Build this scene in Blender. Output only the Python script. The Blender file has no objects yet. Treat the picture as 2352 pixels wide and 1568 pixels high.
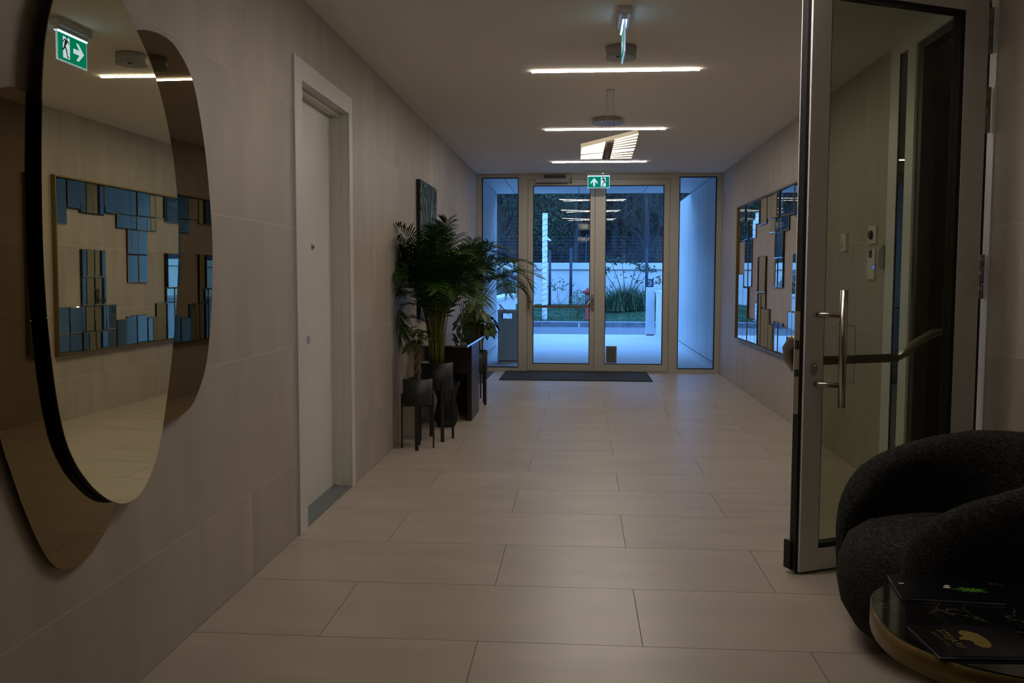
import bpy, bmesh, math, random
from mathutils import Vector, Matrix, noise
C = bpy.context.scene.collection
SC = bpy.context.scene
rnd = random.Random(7)
R = math.radians

# ------------------------------------------------------------------ camera
F_PX, YAW, PITCH, ROLL, CAM_Z = 2080.3, .07382, .070677, .0025495, 1.3371
cy_, sy_ = math.cos(YAW), math.sin(YAW); cp_, sp_ = math.cos(PITCH), math.sin(PITCH)
fw = Vector((-sy_*cp_, cy_*cp_, -sp_)); r0 = Vector((cy_, sy_, 0)); u0 = r0.cross(fw)
rr = r0*math.cos(ROLL) + u0*math.sin(ROLL); uu = -r0*math.sin(ROLL) + u0*math.cos(ROLL)
cam_d = bpy.data.cameras.new('camera'); cam = bpy.data.objects.new('camera', cam_d); C.objects.link(cam)
cam_d.sensor_width = 36; cam_d.lens = F_PX*36/2352; cam_d.clip_start = .02; cam_d.clip_end = 400
cam.matrix_world = Matrix(((rr.x, uu.x, -fw.x, 0), (rr.y, uu.y, -fw.y, 0), (rr.z, uu.z, -fw.z, CAM_Z), (0, 0, 0, 1)))
SC.camera = cam

# ------------------------------------------------------------------ world: even blue dusk sky
SKY_STRENGTH = 2.3
LED = 96.0
PENDANT = 2.0
w = bpy.data.worlds.new('dusk_sky'); SC.world = w; w.use_nodes = True
nt = w.node_tree; bg = nt.nodes['Background']
tc = nt.nodes.new('ShaderNodeTexCoord'); sx = nt.nodes.new('ShaderNodeSeparateXYZ'); rp = nt.nodes.new('ShaderNodeValToRGB')
nt.links.new(tc.outputs['Generated'], sx.inputs[0]); nt.links.new(sx.outputs['Z'], rp.inputs[0]); nt.links.new(rp.outputs[0], bg.inputs[0])
rp.color_ramp.elements[0].position = 0; rp.color_ramp.elements[0].color = (.36, .78, 1.75, 1)
rp.color_ramp.elements[1].position = 1; rp.color_ramp.elements[1].color = (.22, .56, 1.45, 1)
bg.inputs[1].default_value = SKY_STRENGTH
SC.view_settings.view_transform = 'Standard'; SC.view_settings.look = 'None'
SC.view_settings.gamma = 1; SC.view_settings.use_curve_mapping = False
SC.view_settings.exposure = 0.72

# ------------------------------------------------------------------ key dimensions (metres; x across, y along the hall)
XL, XR, H, YE = -1.443, 1.955, 2.78, 12.817
YB = -2.6

# ------------------------------------------------------------------ materials
def mat(name, col, rough=.5, metal=0., spec=.5, emit=None, es=1., coat=0.):
    m = bpy.data.materials.new(name); m.use_nodes = True
    b = m.node_tree.nodes['Principled BSDF']
    b.inputs['Base Color'].default_value = (*col, 1); b.inputs['Roughness'].default_value = rough
    b.inputs['Metallic'].default_value = metal; b.inputs['Specular IOR Level'].default_value = spec
    b.inputs['Coat Weight'].default_value = coat
    if emit:
        b.inputs['Emission Color'].default_value = (*emit, 1); b.inputs['Emission Strength'].default_value = es
    return m
def noisy(m, c1, c2, scale=(4, 4, 4), detail=4., p0=.3, p1=.7, rand=0., bump=0., nscale=1., warp=0.):
    """two-colour noise over the object's own coordinates, random per object"""
    t = m.node_tree; n = t.nodes; b = n['Principled BSDF']
    co = n.new('ShaderNodeTexCoord'); mp = n.new('ShaderNodeMapping'); mp.inputs['Scale'].default_value = scale
    t.links.new(co.outputs['Object'], mp.inputs[0])
    oi = n.new('ShaderNodeObjectInfo'); mu = n.new('ShaderNodeMath'); mu.operation = 'MULTIPLY'; mu.inputs[1].default_value = 40
    t.links.new(oi.outputs['Random'], mu.inputs[0])
    nz = n.new('ShaderNodeTexNoise'); nz.noise_dimensions = '4D'; nz.inputs['Detail'].default_value = detail; nz.inputs['Scale'].default_value = nscale
    nz.inputs['Distortion'].default_value = warp
    t.links.new(mp.outputs[0], nz.inputs['Vector']); t.links.new(mu.outputs[0], nz.inputs['W'])
    cr = n.new('ShaderNodeValToRGB'); cr.color_ramp.elements[0].position = p0; cr.color_ramp.elements[1].position = p1
    cr.color_ramp.elements[0].color = (*c1, 1); cr.color_ramp.elements[1].color = (*c2, 1)
    t.links.new(nz.outputs[0], cr.inputs[0])
    out = cr.outputs[0]
    if rand:
        mr = n.new('ShaderNodeMapRange'); mr.inputs['To Min'].default_value = 1-rand; mr.inputs['To Max'].default_value = 1+rand
        t.links.new(oi.outputs['Random'], mr.inputs['Value'])
        hs = n.new('ShaderNodeHueSaturation'); t.links.new(mr.outputs[0], hs.inputs['Value']); t.links.new(out, hs.inputs['Color']); out = hs.outputs[0]
    t.links.new(out, b.inputs['Base Color'])
    if bump:
        bp = n.new('ShaderNodeBump'); bp.inputs['Strength'].default_value = bump; bp.inputs['Distance'].default_value = .002
        t.links.new(nz.outputs[0], bp.inputs['Height']); t.links.new(bp.outputs[0], b.inputs['Normal'])
    return m
def glass(name, tint=(.93, .96, .95), boost=1.):
    """flat pane: the front skin mirrors by Fresnel, the rest passes straight through"""
    m = bpy.data.materials.new(name); m.use_nodes = True; t = m.node_tree; n = t.nodes; n.clear()
    o = n.new('ShaderNodeOutputMaterial'); mx = n.new('ShaderNodeMixShader'); tr = n.new('ShaderNodeBsdfTransparent'); gl = n.new('ShaderNodeBsdfGlossy')
    tr.inputs[0].default_value = (*tint, 1); gl.inputs['Roughness'].default_value = 0; gl.inputs[0].default_value = (1, 1, 1, 1)
    fr = n.new('ShaderNodeFresnel'); fr.inputs[0].default_value = 1.5
    ge = n.new('ShaderNodeNewGeometry'); inv = n.new('ShaderNodeMath'); inv.operation = 'SUBTRACT'; inv.inputs[0].default_value = 1
    mu = n.new('ShaderNodeMath'); mu.operation = 'MULTIPLY'; mb = n.new('ShaderNodeMath'); mb.operation = 'MULTIPLY'; mb.inputs[1].default_value = boost; mb.use_clamp = True
    t.links.new(ge.outputs['Backfacing'], inv.inputs[1]); t.links.new(fr.outputs[0], mb.inputs[0]); t.links.new(mb.outputs[0], mu.inputs[0]); t.links.new(inv.outputs[0], mu.inputs[1])
    t.links.new(mu.outputs[0], mx.inputs[0]); t.links.new(tr.outputs[0], mx.inputs[1]); t.links.new(gl.outputs[0], mx.inputs[2]); t.links.new(mx.outputs[0], o.inputs[0])
    return m
def emis(name, col, s):
    m = bpy.data.materials.new(name); m.use_nodes = True; t = m.node_tree; n = t.nodes; n.clear()
    o = n.new('ShaderNodeOutputMaterial'); e = n.new('ShaderNodeEmission'); e.inputs[0].default_value = (*col, 1); e.inputs[1].default_value = s
    t.links.new(e.outputs[0], o.inputs[0]); return m

M_FLOOR = noisy(mat('floor_porcelain', (.5, .45, .39), .33, spec=.62), (.405, .345, .29), (.50, .43, .365), (1.6, 5, 3), 5, rand=.035, warp=.4)
M_GROUT = mat('floor_grout', (.16, .13, .105), .9)
M_WALL = noisy(mat('wall_porcelain', (.44, .38, .325), .5, spec=.35), (.375, .325, .275), (.47, .415, .355), (3, 5, 1.1), 5, rand=.04, warp=.5)
M_WGROUT = mat('wall_grout', (.62, .57, .50), .9)
M_CEIL = mat('ceiling_paint', (.78, .735, .675), .9)
M_WHITE = mat('white_door_paint', (.66, .645, .60), .45)
M_JAMB = mat('white_frame_paint', (.63, .61, .58), .45)
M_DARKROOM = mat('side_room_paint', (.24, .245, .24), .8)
M_DARKBR = mat('dark_brown_aluminium', (.035, .028, .024), .5)
M_ALU = noisy(mat('champagne_aluminium', (.5, .48, .43), .4, metal=.1), (.50, .475, .42), (.55, .525, .465), (2, 2, .6))
M_SILVER = noisy(mat('silver_aluminium', (.7, .7, .72), .40, metal=.0), (.70, .70, .71), (.76, .76, .77), (2, 2, .5))
M_STEEL = mat('brushed_steel', (.48, .44, .40), .28, metal=1)
M_STEEL2 = mat('satin_push_bar', (.30, .27, .235), .35, metal=.9)
M_BLACK = mat('black_gasket', (.008, .008, .009), .6)
M_MATTBLK = mat('matt_black_metal', (.010, .010, .012), .5)
M_GLASS = glass('clear_glazing')
M_GLASSD = glass('tinted_door_glass', (.62, .64, .545))
M_MIRROR = mat('clear_mirror', (.80, .78, .58), .0, metal=1)
M_BRONZE = mat('bronze_mirror', (.205, .155, .078), .0, metal=1)
M_TILEMIR = mat('mosaic_mirror_glass', (.54, .53, .47), .0, metal=1)
M_BRASS = mat('brushed_brass', (.235, .165, .06), .42, metal=.85)
M_LEDW = emis('led_diffuser', (1, .90, .77), LED)
M_LEDS = emis('led_side_lip', (1, .90, .77), 13.)
M_PEND = emis('pendant_diffuser', (1, .86, .66), PENDANT)
M_BEIGE = mat('pendant_beige', (.50, .44, .33), .5)
M_PBROWN = mat('pendant_spine_brown', (.17, .115, .07), .6)
M_LGREY = mat('light_grey_plastic', (.40, .40, .40), .5)
M_GREYD = mat('dark_grey_plastic', (.07, .07, .075), .5)
M_GREEN = emis('sign_green', (.0, .26, .15), .5)
M_SIGNW = emis('sign_white', (.60, .76, 1.0), .62)
M_SIGNG2 = mat('sign_figure_green', (.0, .10, .07), .6)
M_EDGE = emis('sign_edge_light', (.40, .66, 1.0), 3.2)
M_ACR = mat('acrylic_edge', (.35, .42, .5), .2, emit=(.35, .55, .8), es=.35)
M_MAT = noisy(mat('ribbed_entrance_mat', (.03, .035, .04), .95), (.018, .021, .024), (.045, .052, .06), (160, 4, 1), 2)
M_MATG = mat('grey_rug', (.075, .08, .09), .95)
M_LEAF = noisy(mat('palm_leaf', (.03, .1, .015), .5, spec=.25), (.012, .040, .005), (.035, .095, .010), (5, 5, 5), 2, rand=.25)
M_STEM = noisy(mat('palm_stem', (.2, .22, .03), .5), (.07, .10, .012), (.20, .20, .03), (3, 3, 3), 2, rand=.2)
M_SCH = noisy(mat('umbrella_plant_leaf', (.04, .12, .02), .35), (.010, .032, .006), (.055, .09, .014), (14, 14, 14), 2, rand=.3)
M_BARK = noisy(mat('braided_bark', (.12, .08, .04), .8), (.07, .045, .025), (.17, .12, .06), (30, 30, 8))
M_SOIL = mat('potting_soil', (.02, .014, .01), .95)
M_CONS = noisy(mat('dark_walnut', (.018, .010, .008), .4), (.012, .007, .006), (.028, .016, .012), (3, 3, 30))
M_SMOKE = mat('smoked_glass_top', (.03, .03, .032), .03, spec=.9, coat=.6)
M_GLEDGE = mat('polished_glass_edge', (.5, .6, .75), .15, metal=.8)
M_MARBLE = mat('black_marble', (.010, .010, .011), .06, spec=.6)
M_BOOKBLK = mat('black_book_cover', (.006, .006, .009), .22, spec=.3)
M_PAPER = mat('blue_lit_page_edges', (.62, .72, .88), .5)  # paper tinted blue to stand for the bluish light on the pages
M_GOLD = mat('gold_print', (.22, .16, .02), .5)
M_LEAFPR = mat('lime_print', (.08, .26, .01), .4)
M_OUTW = noisy(mat('white_render', (.66, .69, .72), .8), (.46, .48, .51), (.54, .56, .59), (2, 2, 2))
M_OUTP = mat('white_cladding_panel', (.50, .51, .52), .45)
M_BIN = mat('grey_bin_steel', (.50, .53, .55), .5)
M_ROAD = noisy(mat('asphalt', (.14, .15, .18), .9), (.12, .125, .15), (.17, .175, .20), (6, 6, 6))
M_KERB = noisy(mat('kerb_concrete', (.13, .14, .18), .9), (.085, .095, .13), (.17, .18, .22), (5, 5, 9))
M_KTOP = mat('kerb_top', (.34, .37, .44), .9)
M_GRASS = noisy(mat('lawn_grass', (.02, .06, .02), .9), (.018, .052, .024), (.035, .09, .035), (3, 3, 3))
M_BANK = noisy(mat('sky_gap_bank', (.03, .035, .03), .95), (.006, .008, .008), (.028, .030, .032), (2.2, 2.2, 2.2), 12, .42, .66)
M_DLEAF = noisy(mat('dark_foliage', (.03, .05, .03), .7), (.006, .013, .008), (.022, .042, .024), (1.2, 1.2, 1.2), 6)
M_DLEAF2 = noisy(mat('green_dark_foliage', (.03, .05, .03), .7), (.006, .014, .008), (.04, .075, .035), (1.4, 1.4, 1.4), 6)
M_OLEAF = noisy(mat('olive_foliage', (.08, .10, .08), .7), (.05, .065, .055), (.13, .15, .13), (4, 4, 4), 6)
M_GLEAF = noisy(mat('shrub_leaf', (.04, .1, .05), .6), (.012, .040, .018), (.05, .11, .05), (4, 4, 4), 4)
M_TWIG = mat('bare_twigs', (.055, .05, .048), .9)
M_TRUNK = mat('dark_tree_bark', (.035, .03, .03), .9)
M_NAVY = mat('dark_blue_metal', (.010, .022, .045), .6)
M_RED = mat('red_paint', (.26, .008, .012), .45)
M_WRAP = noisy(mat('white_trunk_wrap', (.66, .68, .70), .8), (.55, .57, .60), (.74, .76, .78), (3, 3, 20))
M_WARM = emis('warm_tube', (1., .80, .50), 2.6)

# ------------------------------------------------------------------ helpers
def obj(name, me_or_bm, m=None, parent=None, loc=None):
    if isinstance(me_or_bm, bmesh.types.BMesh):
        me = bpy.data.meshes.new(name); me_or_bm.to_mesh(me); me_or_bm.free()
    else: me = me_or_bm
    if m is not None and not me.materials:
        for q in (m if isinstance(m, (list, tuple)) else [m]): me.materials.append(q)
    o = bpy.data.objects.new(name, me); C.objects.link(o)
    if parent: o.parent = parent
    if loc is not None: o.location = loc
    return o
def tag(o, label, cat, group=None, kind=None):
    o['label'] = label; o['category'] = cat
    if group: o['group'] = group
    if kind: o['kind'] = kind
    return o
def thing(name, label, cat, loc=(0, 0, 0), rz=0, group=None, kind=None):
    o = bpy.data.objects.new(name, None); C.objects.link(o); o.location = loc; o.rotation_euler = (0, 0, rz)
    o.empty_display_size = .1
    return tag(o, label, cat, group, kind)
def dup(root, loc, rz, label, group=None):
    r = root.copy(); C.objects.link(r); r.location = loc; r.rotation_euler = (0, 0, rz); r['label'] = label
    if group: r['group'] = group
    for ch in list(root.children):
        c = ch.copy(); C.objects.link(c); c.parent = r
        for g in list(ch.children):
            d = g.copy(); C.objects.link(d); d.parent = c
    return r
def box(bm, x0, x1, y0, y1, z0, z1, mi=0):
    v = [bm.verts.new(p) for p in ((x0, y0, z0), (x1, y0, z0), (x1, y1, z0), (x0, y1, z0), (x0, y0, z1), (x1, y0, z1), (x1, y1, z1), (x0, y1, z1))]
    for f in ((0, 3, 2, 1), (4, 5, 6, 7), (0, 1, 5, 4), (1, 2, 6, 5), (2, 3, 7, 6), (3, 0, 4, 7)):
        bm.faces.new([v[i] for i in f]).material_index = mi
    return v
def bx(name, x0, x1, y0, y1, z0, z1, m, parent=None, bevel=0.):
    """a box as an object whose origin is its own centre-bottom"""
    cx, cy, cz = (x0+x1)/2, (y0+y1)/2, z0
    bm = bmesh.new(); box(bm, x0-cx, x1-cx, y0-cy, y1-cy, 0, z1-z0)
    if bevel: bmesh.ops.bevel(bm, geom=bm.edges[:], offset=bevel, segments=2, affect='EDGES', profile=.7)
    o = obj(name, bm, m, parent)
    o.location = (cx, cy, cz)
    return o
def ring(bm, pts):
    return [bm.verts.new(p) for p in pts]
def bridge(bm, a, b, mi=0, smooth=True):
    n = len(a)
    for i in range(n):
        f = bm.faces.new((a[i], a[(i+1) % n], b[(i+1) % n], b[i])); f.material_index = mi; f.smooth = smooth
def tube(bm, pts, radii, seg=8, cap=True, mi=0, smooth=True):
    pts = [Vector(p) for p in pts]
    if not isinstance(radii, (list, tuple)): radii = [radii]*len(pts)
    prev = None; n0 = None; first = None
    for i, p in enumerate(pts):
        d = (pts[min(i+1, len(pts)-1)]-pts[max(i-1, 0)]).normalized()
        if n0 is None: n0 = d.orthogonal().normalized()
        n0 = (n0-d*n0.dot(d)).normalized(); b = d.cross(n0)
        rg = ring(bm, [p+(n0*math.cos(2*math.pi*k/seg)+b*math.sin(2*math.pi*k/seg))*radii[i] for k in range(seg)])
        if prev: bridge(bm, prev, rg, mi, smooth)
        else: first = rg
        prev = rg
    if cap:
        bm.faces.new(first[::-1]).material_index = mi; bm.faces.new(prev).material_index = mi
def lathe(bm, prof, seg=32, c=(0, 0), mi=0, smooth=True):
    """prof: list of (r, z); caps where r is small at the ends"""
    prev = None
    for r, z in prof:
        rg = ring(bm, [(c[0]+r*math.cos(2*math.pi*k/seg), c[1]+r*math.sin(2*math.pi*k/seg), z) for k in range(seg)])
        if prev: bridge(bm, prev, rg, mi, smooth)
        else: bm.faces.new(rg[::-1]).material_index = mi
        prev = rg
    bm.faces.new(prev).material_index = mi
def catmull(P, n=6):
    out = []; N = len(P)
    for i in range(N):
        p0, p1, p2, p3 = P[i-1], P[i], P[(i+1) % N], P[(i+2) % N]
        for k in range(n):
            t = k/n
            out.append(tuple(.5*((2*p1[j])+(-p0[j]+p2[j])*t+(2*p0[j]-5*p1[j]+4*p2[j]-p3[j])*t*t+(-p0[j]+3*p1[j]-3*p2[j]+p3[j])*t**3) for j in range(2)))
    return out
def prism(bm, outline, a, b, axis='z', mi=0, inset=0., smooth=False):
    """closed 2-D outline extruded from a to b along an axis; outline is in the other two axes"""
    def P(u, v, t): return {'z': (u, v, t), 'x': (t, u, v), 'y': (u, t, v)}[axis]
    A = ring(bm, [P(u, v, a) for u, v in outline]); B = ring(bm, [P(u, v, b) for u, v in outline])
    bridge(bm, A, B, mi, smooth)
    f1 = bm.faces.new(A[::-1]); f2 = bm.faces.new(B); f1.material_index = mi; f2.material_index = mi
def fix(bm):
    bmesh.ops.recalc_face_normals(bm, faces=bm.faces[:]); return bm
def cells(y0, y1, z0, z1, holes):
    """the rectangle minus the holes as smaller rectangles"""
    hs = [h for h in holes if h[0] < y1-1e-4 and h[1] > y0+1e-4 and h[2] < z1-1e-4 and h[3] > z0+1e-4]
    if not hs: return [(y0, y1, z0, z1)]
    ys = sorted({y0, y1, *[min(max(v, y0), y1) for h in hs for v in h[:2]]}); zs = sorted({z0, z1, *[min(max(v, z0), z1) for h in hs for v in h[2:]]})
    out = []
    for a, b in zip(ys, ys[1:]):
        for c, d in zip(zs, zs[1:]):
            m = ((a+b)/2, (c+d)/2)
            if not any(h[0] < m[0] < h[1] and h[2] < m[1] < h[3] for h in hs): out.append((a, b, c, d))
    return out

# ------------------------------------------------------------------ room shell
def struct(name, label, cat, bm, m):
    return tag(obj(name, bm, m), label, cat, kind='structure')
bm = bmesh.new(); box(bm, XL-.15, XR+.15, YB, YE+.02, -.20, -.003)
floor = struct('floor', 'hall floor of large pale beige tiles with dark joints', 'floor', bm, M_GROUT)
ROWS = [-2.15, -1.55, -.95, -.35, .25, .85, 1.44, 2.04, 2.635, 3.233, 3.842, 4.447, 5.067, 5.646, 6.165, 6.777, 7.39, 8.015, 8.638, 9.252, 9.863, 10.467, 11.068, 11.68, 12.29, YE+.02]
XJ = {3.233: .241, 3.842: -.355, 4.447: .241, 5.067: -.373, 5.646: .261, 6.165: -.340, 6.777: .266, 7.39: -.338, 8.015: .27, 8.638: -.329, 9.252: .272, 9.863: -.33, 10.467: .262, 11.068: -.331, 11.68: .262, 12.29: -.331, 2.635: -.363}
J = .0016
tile_cache = {}
def tile_mesh(kind, rects, depth, ax):
    key = (kind, tuple(tuple(round(v, 4) for v in r) for r in rects))
    if key not in tile_cache:
        bm = bmesh.new()
        for a, b, c, d in rects:
            if ax == 'z': box(bm, a, b, c, d, -depth, 0)
            elif ax == '+x': box(bm, -depth, 0, a, b, c, d)
            else: box(bm, 0, depth, a, b, c, d)
        me = bpy.data.meshes.new(kind); bm.to_mesh(me); bm.free(); tile_cache[key] = me
    return tile_cache[key]
for k, (ya, yb) in enumerate(zip(ROWS, ROWS[1:])):
    xj = XJ.get(ya, .24 if k % 2 else -.36)
    x = xj-1.2*4
    while x < XR:
        a, b = max(x, XL), min(x+1.2, XR); x += 1.2
        if b-a < .02: continue
        me = tile_mesh('floor_tile', [(0+J, b-a-J, 0+J, yb-ya-J)], .004, 'z')
        obj('floor_tile', me, M_FLOOR, floor, (a, ya, 0))
ZR = [0, .385, .985, 1.585, 2.19, H]
LDOOR = (4.52, 5.68, -.1, 2.45); RDOOR = (4.50, 5.98, -.1, H+.1)
def wall(name, label, x, sgn, holes):
    bm = bmesh.new()
    for a, b, c, d in cells(YB, YE, 0, H, holes):
        if sgn > 0: box(bm, x-.25, x-.0004, a, b, c, d)
        else: box(bm, x+.0004, x+.20, a, b, c, d)
    wl = struct(name, label, 'wall', bm, M_WGROUT)
    for k, (za, zb) in enumerate(zip(ZR, ZR[1:])):
        y = (3.87 if k % 2 == 0 else 3.27)-1.2*6
        if sgn < 0: y += .33
        while y < YE:
            a, b = max(y, YB), min(y+1.2, YE); y += 1.2
            if b-a < .02: continue
            cs = cells(a+J, b-J, za+(J if k else 0), zb-J, holes)
            cs = [c for c in cs if c[1]-c[0] > .004 and c[3]-c[2] > .004]
            if not cs: continue
            me = tile_mesh(name+'_tile', [(c[0]-a, c[1]-a, c[2]-za, c[3]-za) for c in cs], .004, '+x' if sgn > 0 else '-x')
            obj('wall_tile', me, M_WALL, wl, (x, a, za))
    return wl
wl = wall('wall_left', 'left hall wall of large beige tiles around the white door', XL, 1, [LDOOR])
wr = wall('wall_right', 'right hall wall of large beige tiles around the glazed doorway', XR, -1, [RDOOR])
bm = bmesh.new(); box(bm, XL-.25, XR+.2, YB-.2, YB, 0, H)
struct('wall_back', 'plain beige wall closing the hall behind the viewpoint', 'wall', bm, M_WALL)
bm = bmesh.new(); box(bm, XL-.25, 5.4, YB-.2, YE+.02, H, H+.25)
struct('ceiling', 'smooth off-white hall ceiling', 'ceiling', bm, M_CEIL)
# dark side room beyond the glazed doorway
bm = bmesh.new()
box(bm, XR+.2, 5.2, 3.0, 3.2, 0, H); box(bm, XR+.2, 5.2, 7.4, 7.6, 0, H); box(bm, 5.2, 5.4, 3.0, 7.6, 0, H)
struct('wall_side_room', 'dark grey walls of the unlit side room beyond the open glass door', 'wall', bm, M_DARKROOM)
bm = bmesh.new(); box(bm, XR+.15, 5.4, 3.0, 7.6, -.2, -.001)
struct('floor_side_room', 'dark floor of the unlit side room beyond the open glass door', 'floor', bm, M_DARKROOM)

# ------------------------------------------------------------------ left white door (door_1)
d1 = thing('door_1', 'white flush door in a white frame in the left tiled wall', 'door', (XL, 5.1, 0), kind='structure')
def kid(name, x0, x1, y0, y1, z0, z1, m, par, bevel=0.):
    o = bx(name, x0, x1, y0, y1, z0, z1, m, None, bevel); base = par
    off = Vector((0, 0, 0))
    while base is not None:
        off += base.location; base = base.parent
    o.parent = par; o.location = Vector(o.location)-off
    return o
kid('casing', XL, XL+.014, 4.52, 4.648, 0, 2.45, M_JAMB, d1, .003)
kid('casing', XL, XL+.014, 5.60, 5.68, 0, 2.45, M_JAMB, d1, .003)
kid('casing', XL, XL+.0135, 4.648, 5.60, 2.345, 2.45, M_JAMB, d1, .003)
bm = bmesh.new()
for a, b in ((4.56, 4.648), (5.60, 5.68)): box(bm, -.045, 0, a-5.1, b-5.1, 0, 2.345)
box(bm, -.045, 0, 4.56-5.1, 5.68-5.1, 2.345, 2.40)
for a, b in ((4.56, 4.66), (5.585, 5.68)): box(bm, -.16, -.045, a-5.1, b-5.1, 0, 2.325)
box(bm, -.16, -.045, 4.56-5.1, 5.68-5.1, 2.325, 2.40)
obj('jamb', bm, M_WHITE, d1)
leaf = kid('door_leaf', XL-.15, XL-.102, 4.66, 5.585, .02, 2.325, M_WHITE, d1)
bm = bmesh.new(); lathe(bm, [(.017, 0), (.017, .004), (.012, .008)], 20)
o = obj('peephole_rim', bm, M_STEEL, leaf); o.rotation_euler = (0, R(90), 0); o.location = (.024, .05, 1.49)
bm = bmesh.new(); lathe(bm, [(.008, 0), (.007, .011)], 16)
o = obj('peephole_lens', bm, M_BLACK, leaf); o.rotation_euler = (0, R(90), 0); o.location = (.024, .05, 1.49)
o = kid('lock_plate', XL-.102, XL-.095, 5.055, 5.095, .962, 1.0, M_LGREY, leaf, .002)
bm = bmesh.new(); prism(bm, [(-.16, 0), (0.004, 0), (0.004, .006), (-.10, .022), (-.16, .022)], -.445, .505, 'y'); fix(bm)
obj('threshold', bm, mat('grey_threshold_metal', (.17, .19, .20), .45, metal=.2), d1)

# ------------------------------------------------------------------ end glazing: windows 1, 2 and double door (door_2)
YG = YE+.035
FD = .07
def pane(par, x0, x1, z0, z1, m=M_GLASS, seal=.010, dy=0.):
    """two sheets a little out of true, as in sealed units, with a black seal round the edge"""
    for k, (yy, ry) in enumerate(((YG-.010, -.0030), (YG+.010, -.0036))):
        bm = bmesh.new(); hx, hz = (x1-x0)/2, (z1-z0)/2
        kk = (.0034, -.0030)[k]*(1 if (x0+x1)/2 < .3 else -1); x_ref = hx if (x0+x1)/2 < .3 else -hx; NS = 8; sides = []
        for yo in (-.002, .002):
            sides.append([[bm.verts.new((-hx+2*hx*i/NS, yo+kk*((-hx+2*hx*i/NS)-x_ref)*(-hz+2*hz*j/NS), -hz+2*hz*j/NS)) for j in range(NS+1)] for i in range(NS+1)])
        for q, gg in enumerate(sides):
            for i in range(NS):
                for j in range(NS):
                    vv = (gg[i][j], gg[i+1][j], gg[i+1][j+1], gg[i][j+1]); bm.faces.new(vv if q == 0 else vv[::-1]).smooth = True
        o = obj('glass_pane', bm, m, par); o.location = Vector(((x0+x1)/2, yy, (z0+z1)/2))-par.matrix_basis.translation*0-wloc(par)
        o.rotation_euler = (ry, 0, (ry+.0033)*3)
    bm = bmesh.new(); s = seal; y0, y1 = YE-.001, YE+.05
    box(bm, x0-.002, x0+s, y0, y1, z0, z1); box(bm, x1-s, x1+.002, y0, y1, z0, z1); box(bm, x0+s, x1-s, y0, y1, z0-.002, z0+s); box(bm, x0+s, x1-s, y0, y1, z1-s, z1+.002)
    o = obj('gasket', bm, M_BLACK, par); o.location = -wloc(par)
def wloc(p):
    v = Vector((0, 0, 0))
    while p is not None: v += p.location; p = p.parent
    return v
w1 = thing('window_1', 'narrow full-height side window left of the entrance doors', 'window', (-1.12, YE, 0), kind='structure')
w2 = thing('window_2', 'narrow full-height side window right of the entrance doors', 'window', (1.62, YE, 0), kind='structure')
for wn, x0, x1, g0, g1 in ((w1, XL, -.795, -1.378, -.862), (w2, 1.315, XR, 1.378, 1.888)):
    kid('frame_stile', x0, g0, YE, YE+FD, 0, H, M_ALU, wn); kid('frame_stile', g1, x1, YE, YE+FD, 0, H, M_ALU, wn)
    kid('frame_rail', g0, g1, YE, YE+FD, 0, .058, M_ALU, wn); kid('frame_rail', g0, g1, YE, YE+FD, 2.733, H, M_ALU, wn)
    pane(wn, g0, g1, .058, 2.733)
d2 = thing('door_2', 'glazed double entrance door in champagne aluminium at the hall end', 'door', (.26, YE, 0), kind='structure')
kid('door_frame', -.795, -.733, YE, YE+FD, 0, H, M_ALU, d2); kid('door_frame', 1.252, 1.315, YE, YE+FD, 0, H, M_ALU, d2)
kid('door_frame', -.733, 1.252, YE, YE+FD, 2.708, H, M_ALU, d2)
kid('threshold', -.733, 1.252, YE, YE+FD, 0, .012, M_ALU, d2)
leaves = []
for n, (x0, x1, g0, g1, sl) in enumerate(((-.728, .211, -.655, .148, 'left'), (.216, 1.247, .358, 1.170, 'right'))):
    lf = bpy.data.objects.new('door_leaf', None); C.objects.link(lf); lf.parent = d2; lf.location = Vector(((x0+x1)/2, 0, 0))-Vector((.26, 0, 0))
    lf['label'] = 'entrance door leaf with push bar' if n == 0 else 'entrance door leaf with dark sticker'
    leaves.append(lf)
    for a, b, c, d in ((x0, g0, .018, 2.703), (g1, x1, .018, 2.703), (g0, g1, .018, .113), (g0, g1, 2.622, 2.703)):
        kid('stile' if d-c > 1 else 'rail', a, b, YE-.006, YE+.06, c, d, M_ALU, lf)
    pane(lf, g0, g1, .113, 2.622)
    bm = bmesh.new(); box(bm, x0-.005, x1+.005, YE+.02, YE+.05, .01, 2.708)
# (dark reveals between leaves and frame)
bm = bmesh.new()
for a, b, c, d in ((-.7345, -.727, .012, 2.709), (.2095, .2175, .012, 2.709), (1.246, 1.2535, .012, 2.709), (-.73, 1.25, 2.702, 2.709), (-.73, 1.25, .011, .019)):
    box(bm, a, b, YE+.004, YE+.05, c, d)
o = obj('seal', bm, M_BLACK, d2); o.location = -Vector((.26, YE, 0))
o.location = (-.26, -YE, 0)
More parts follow.
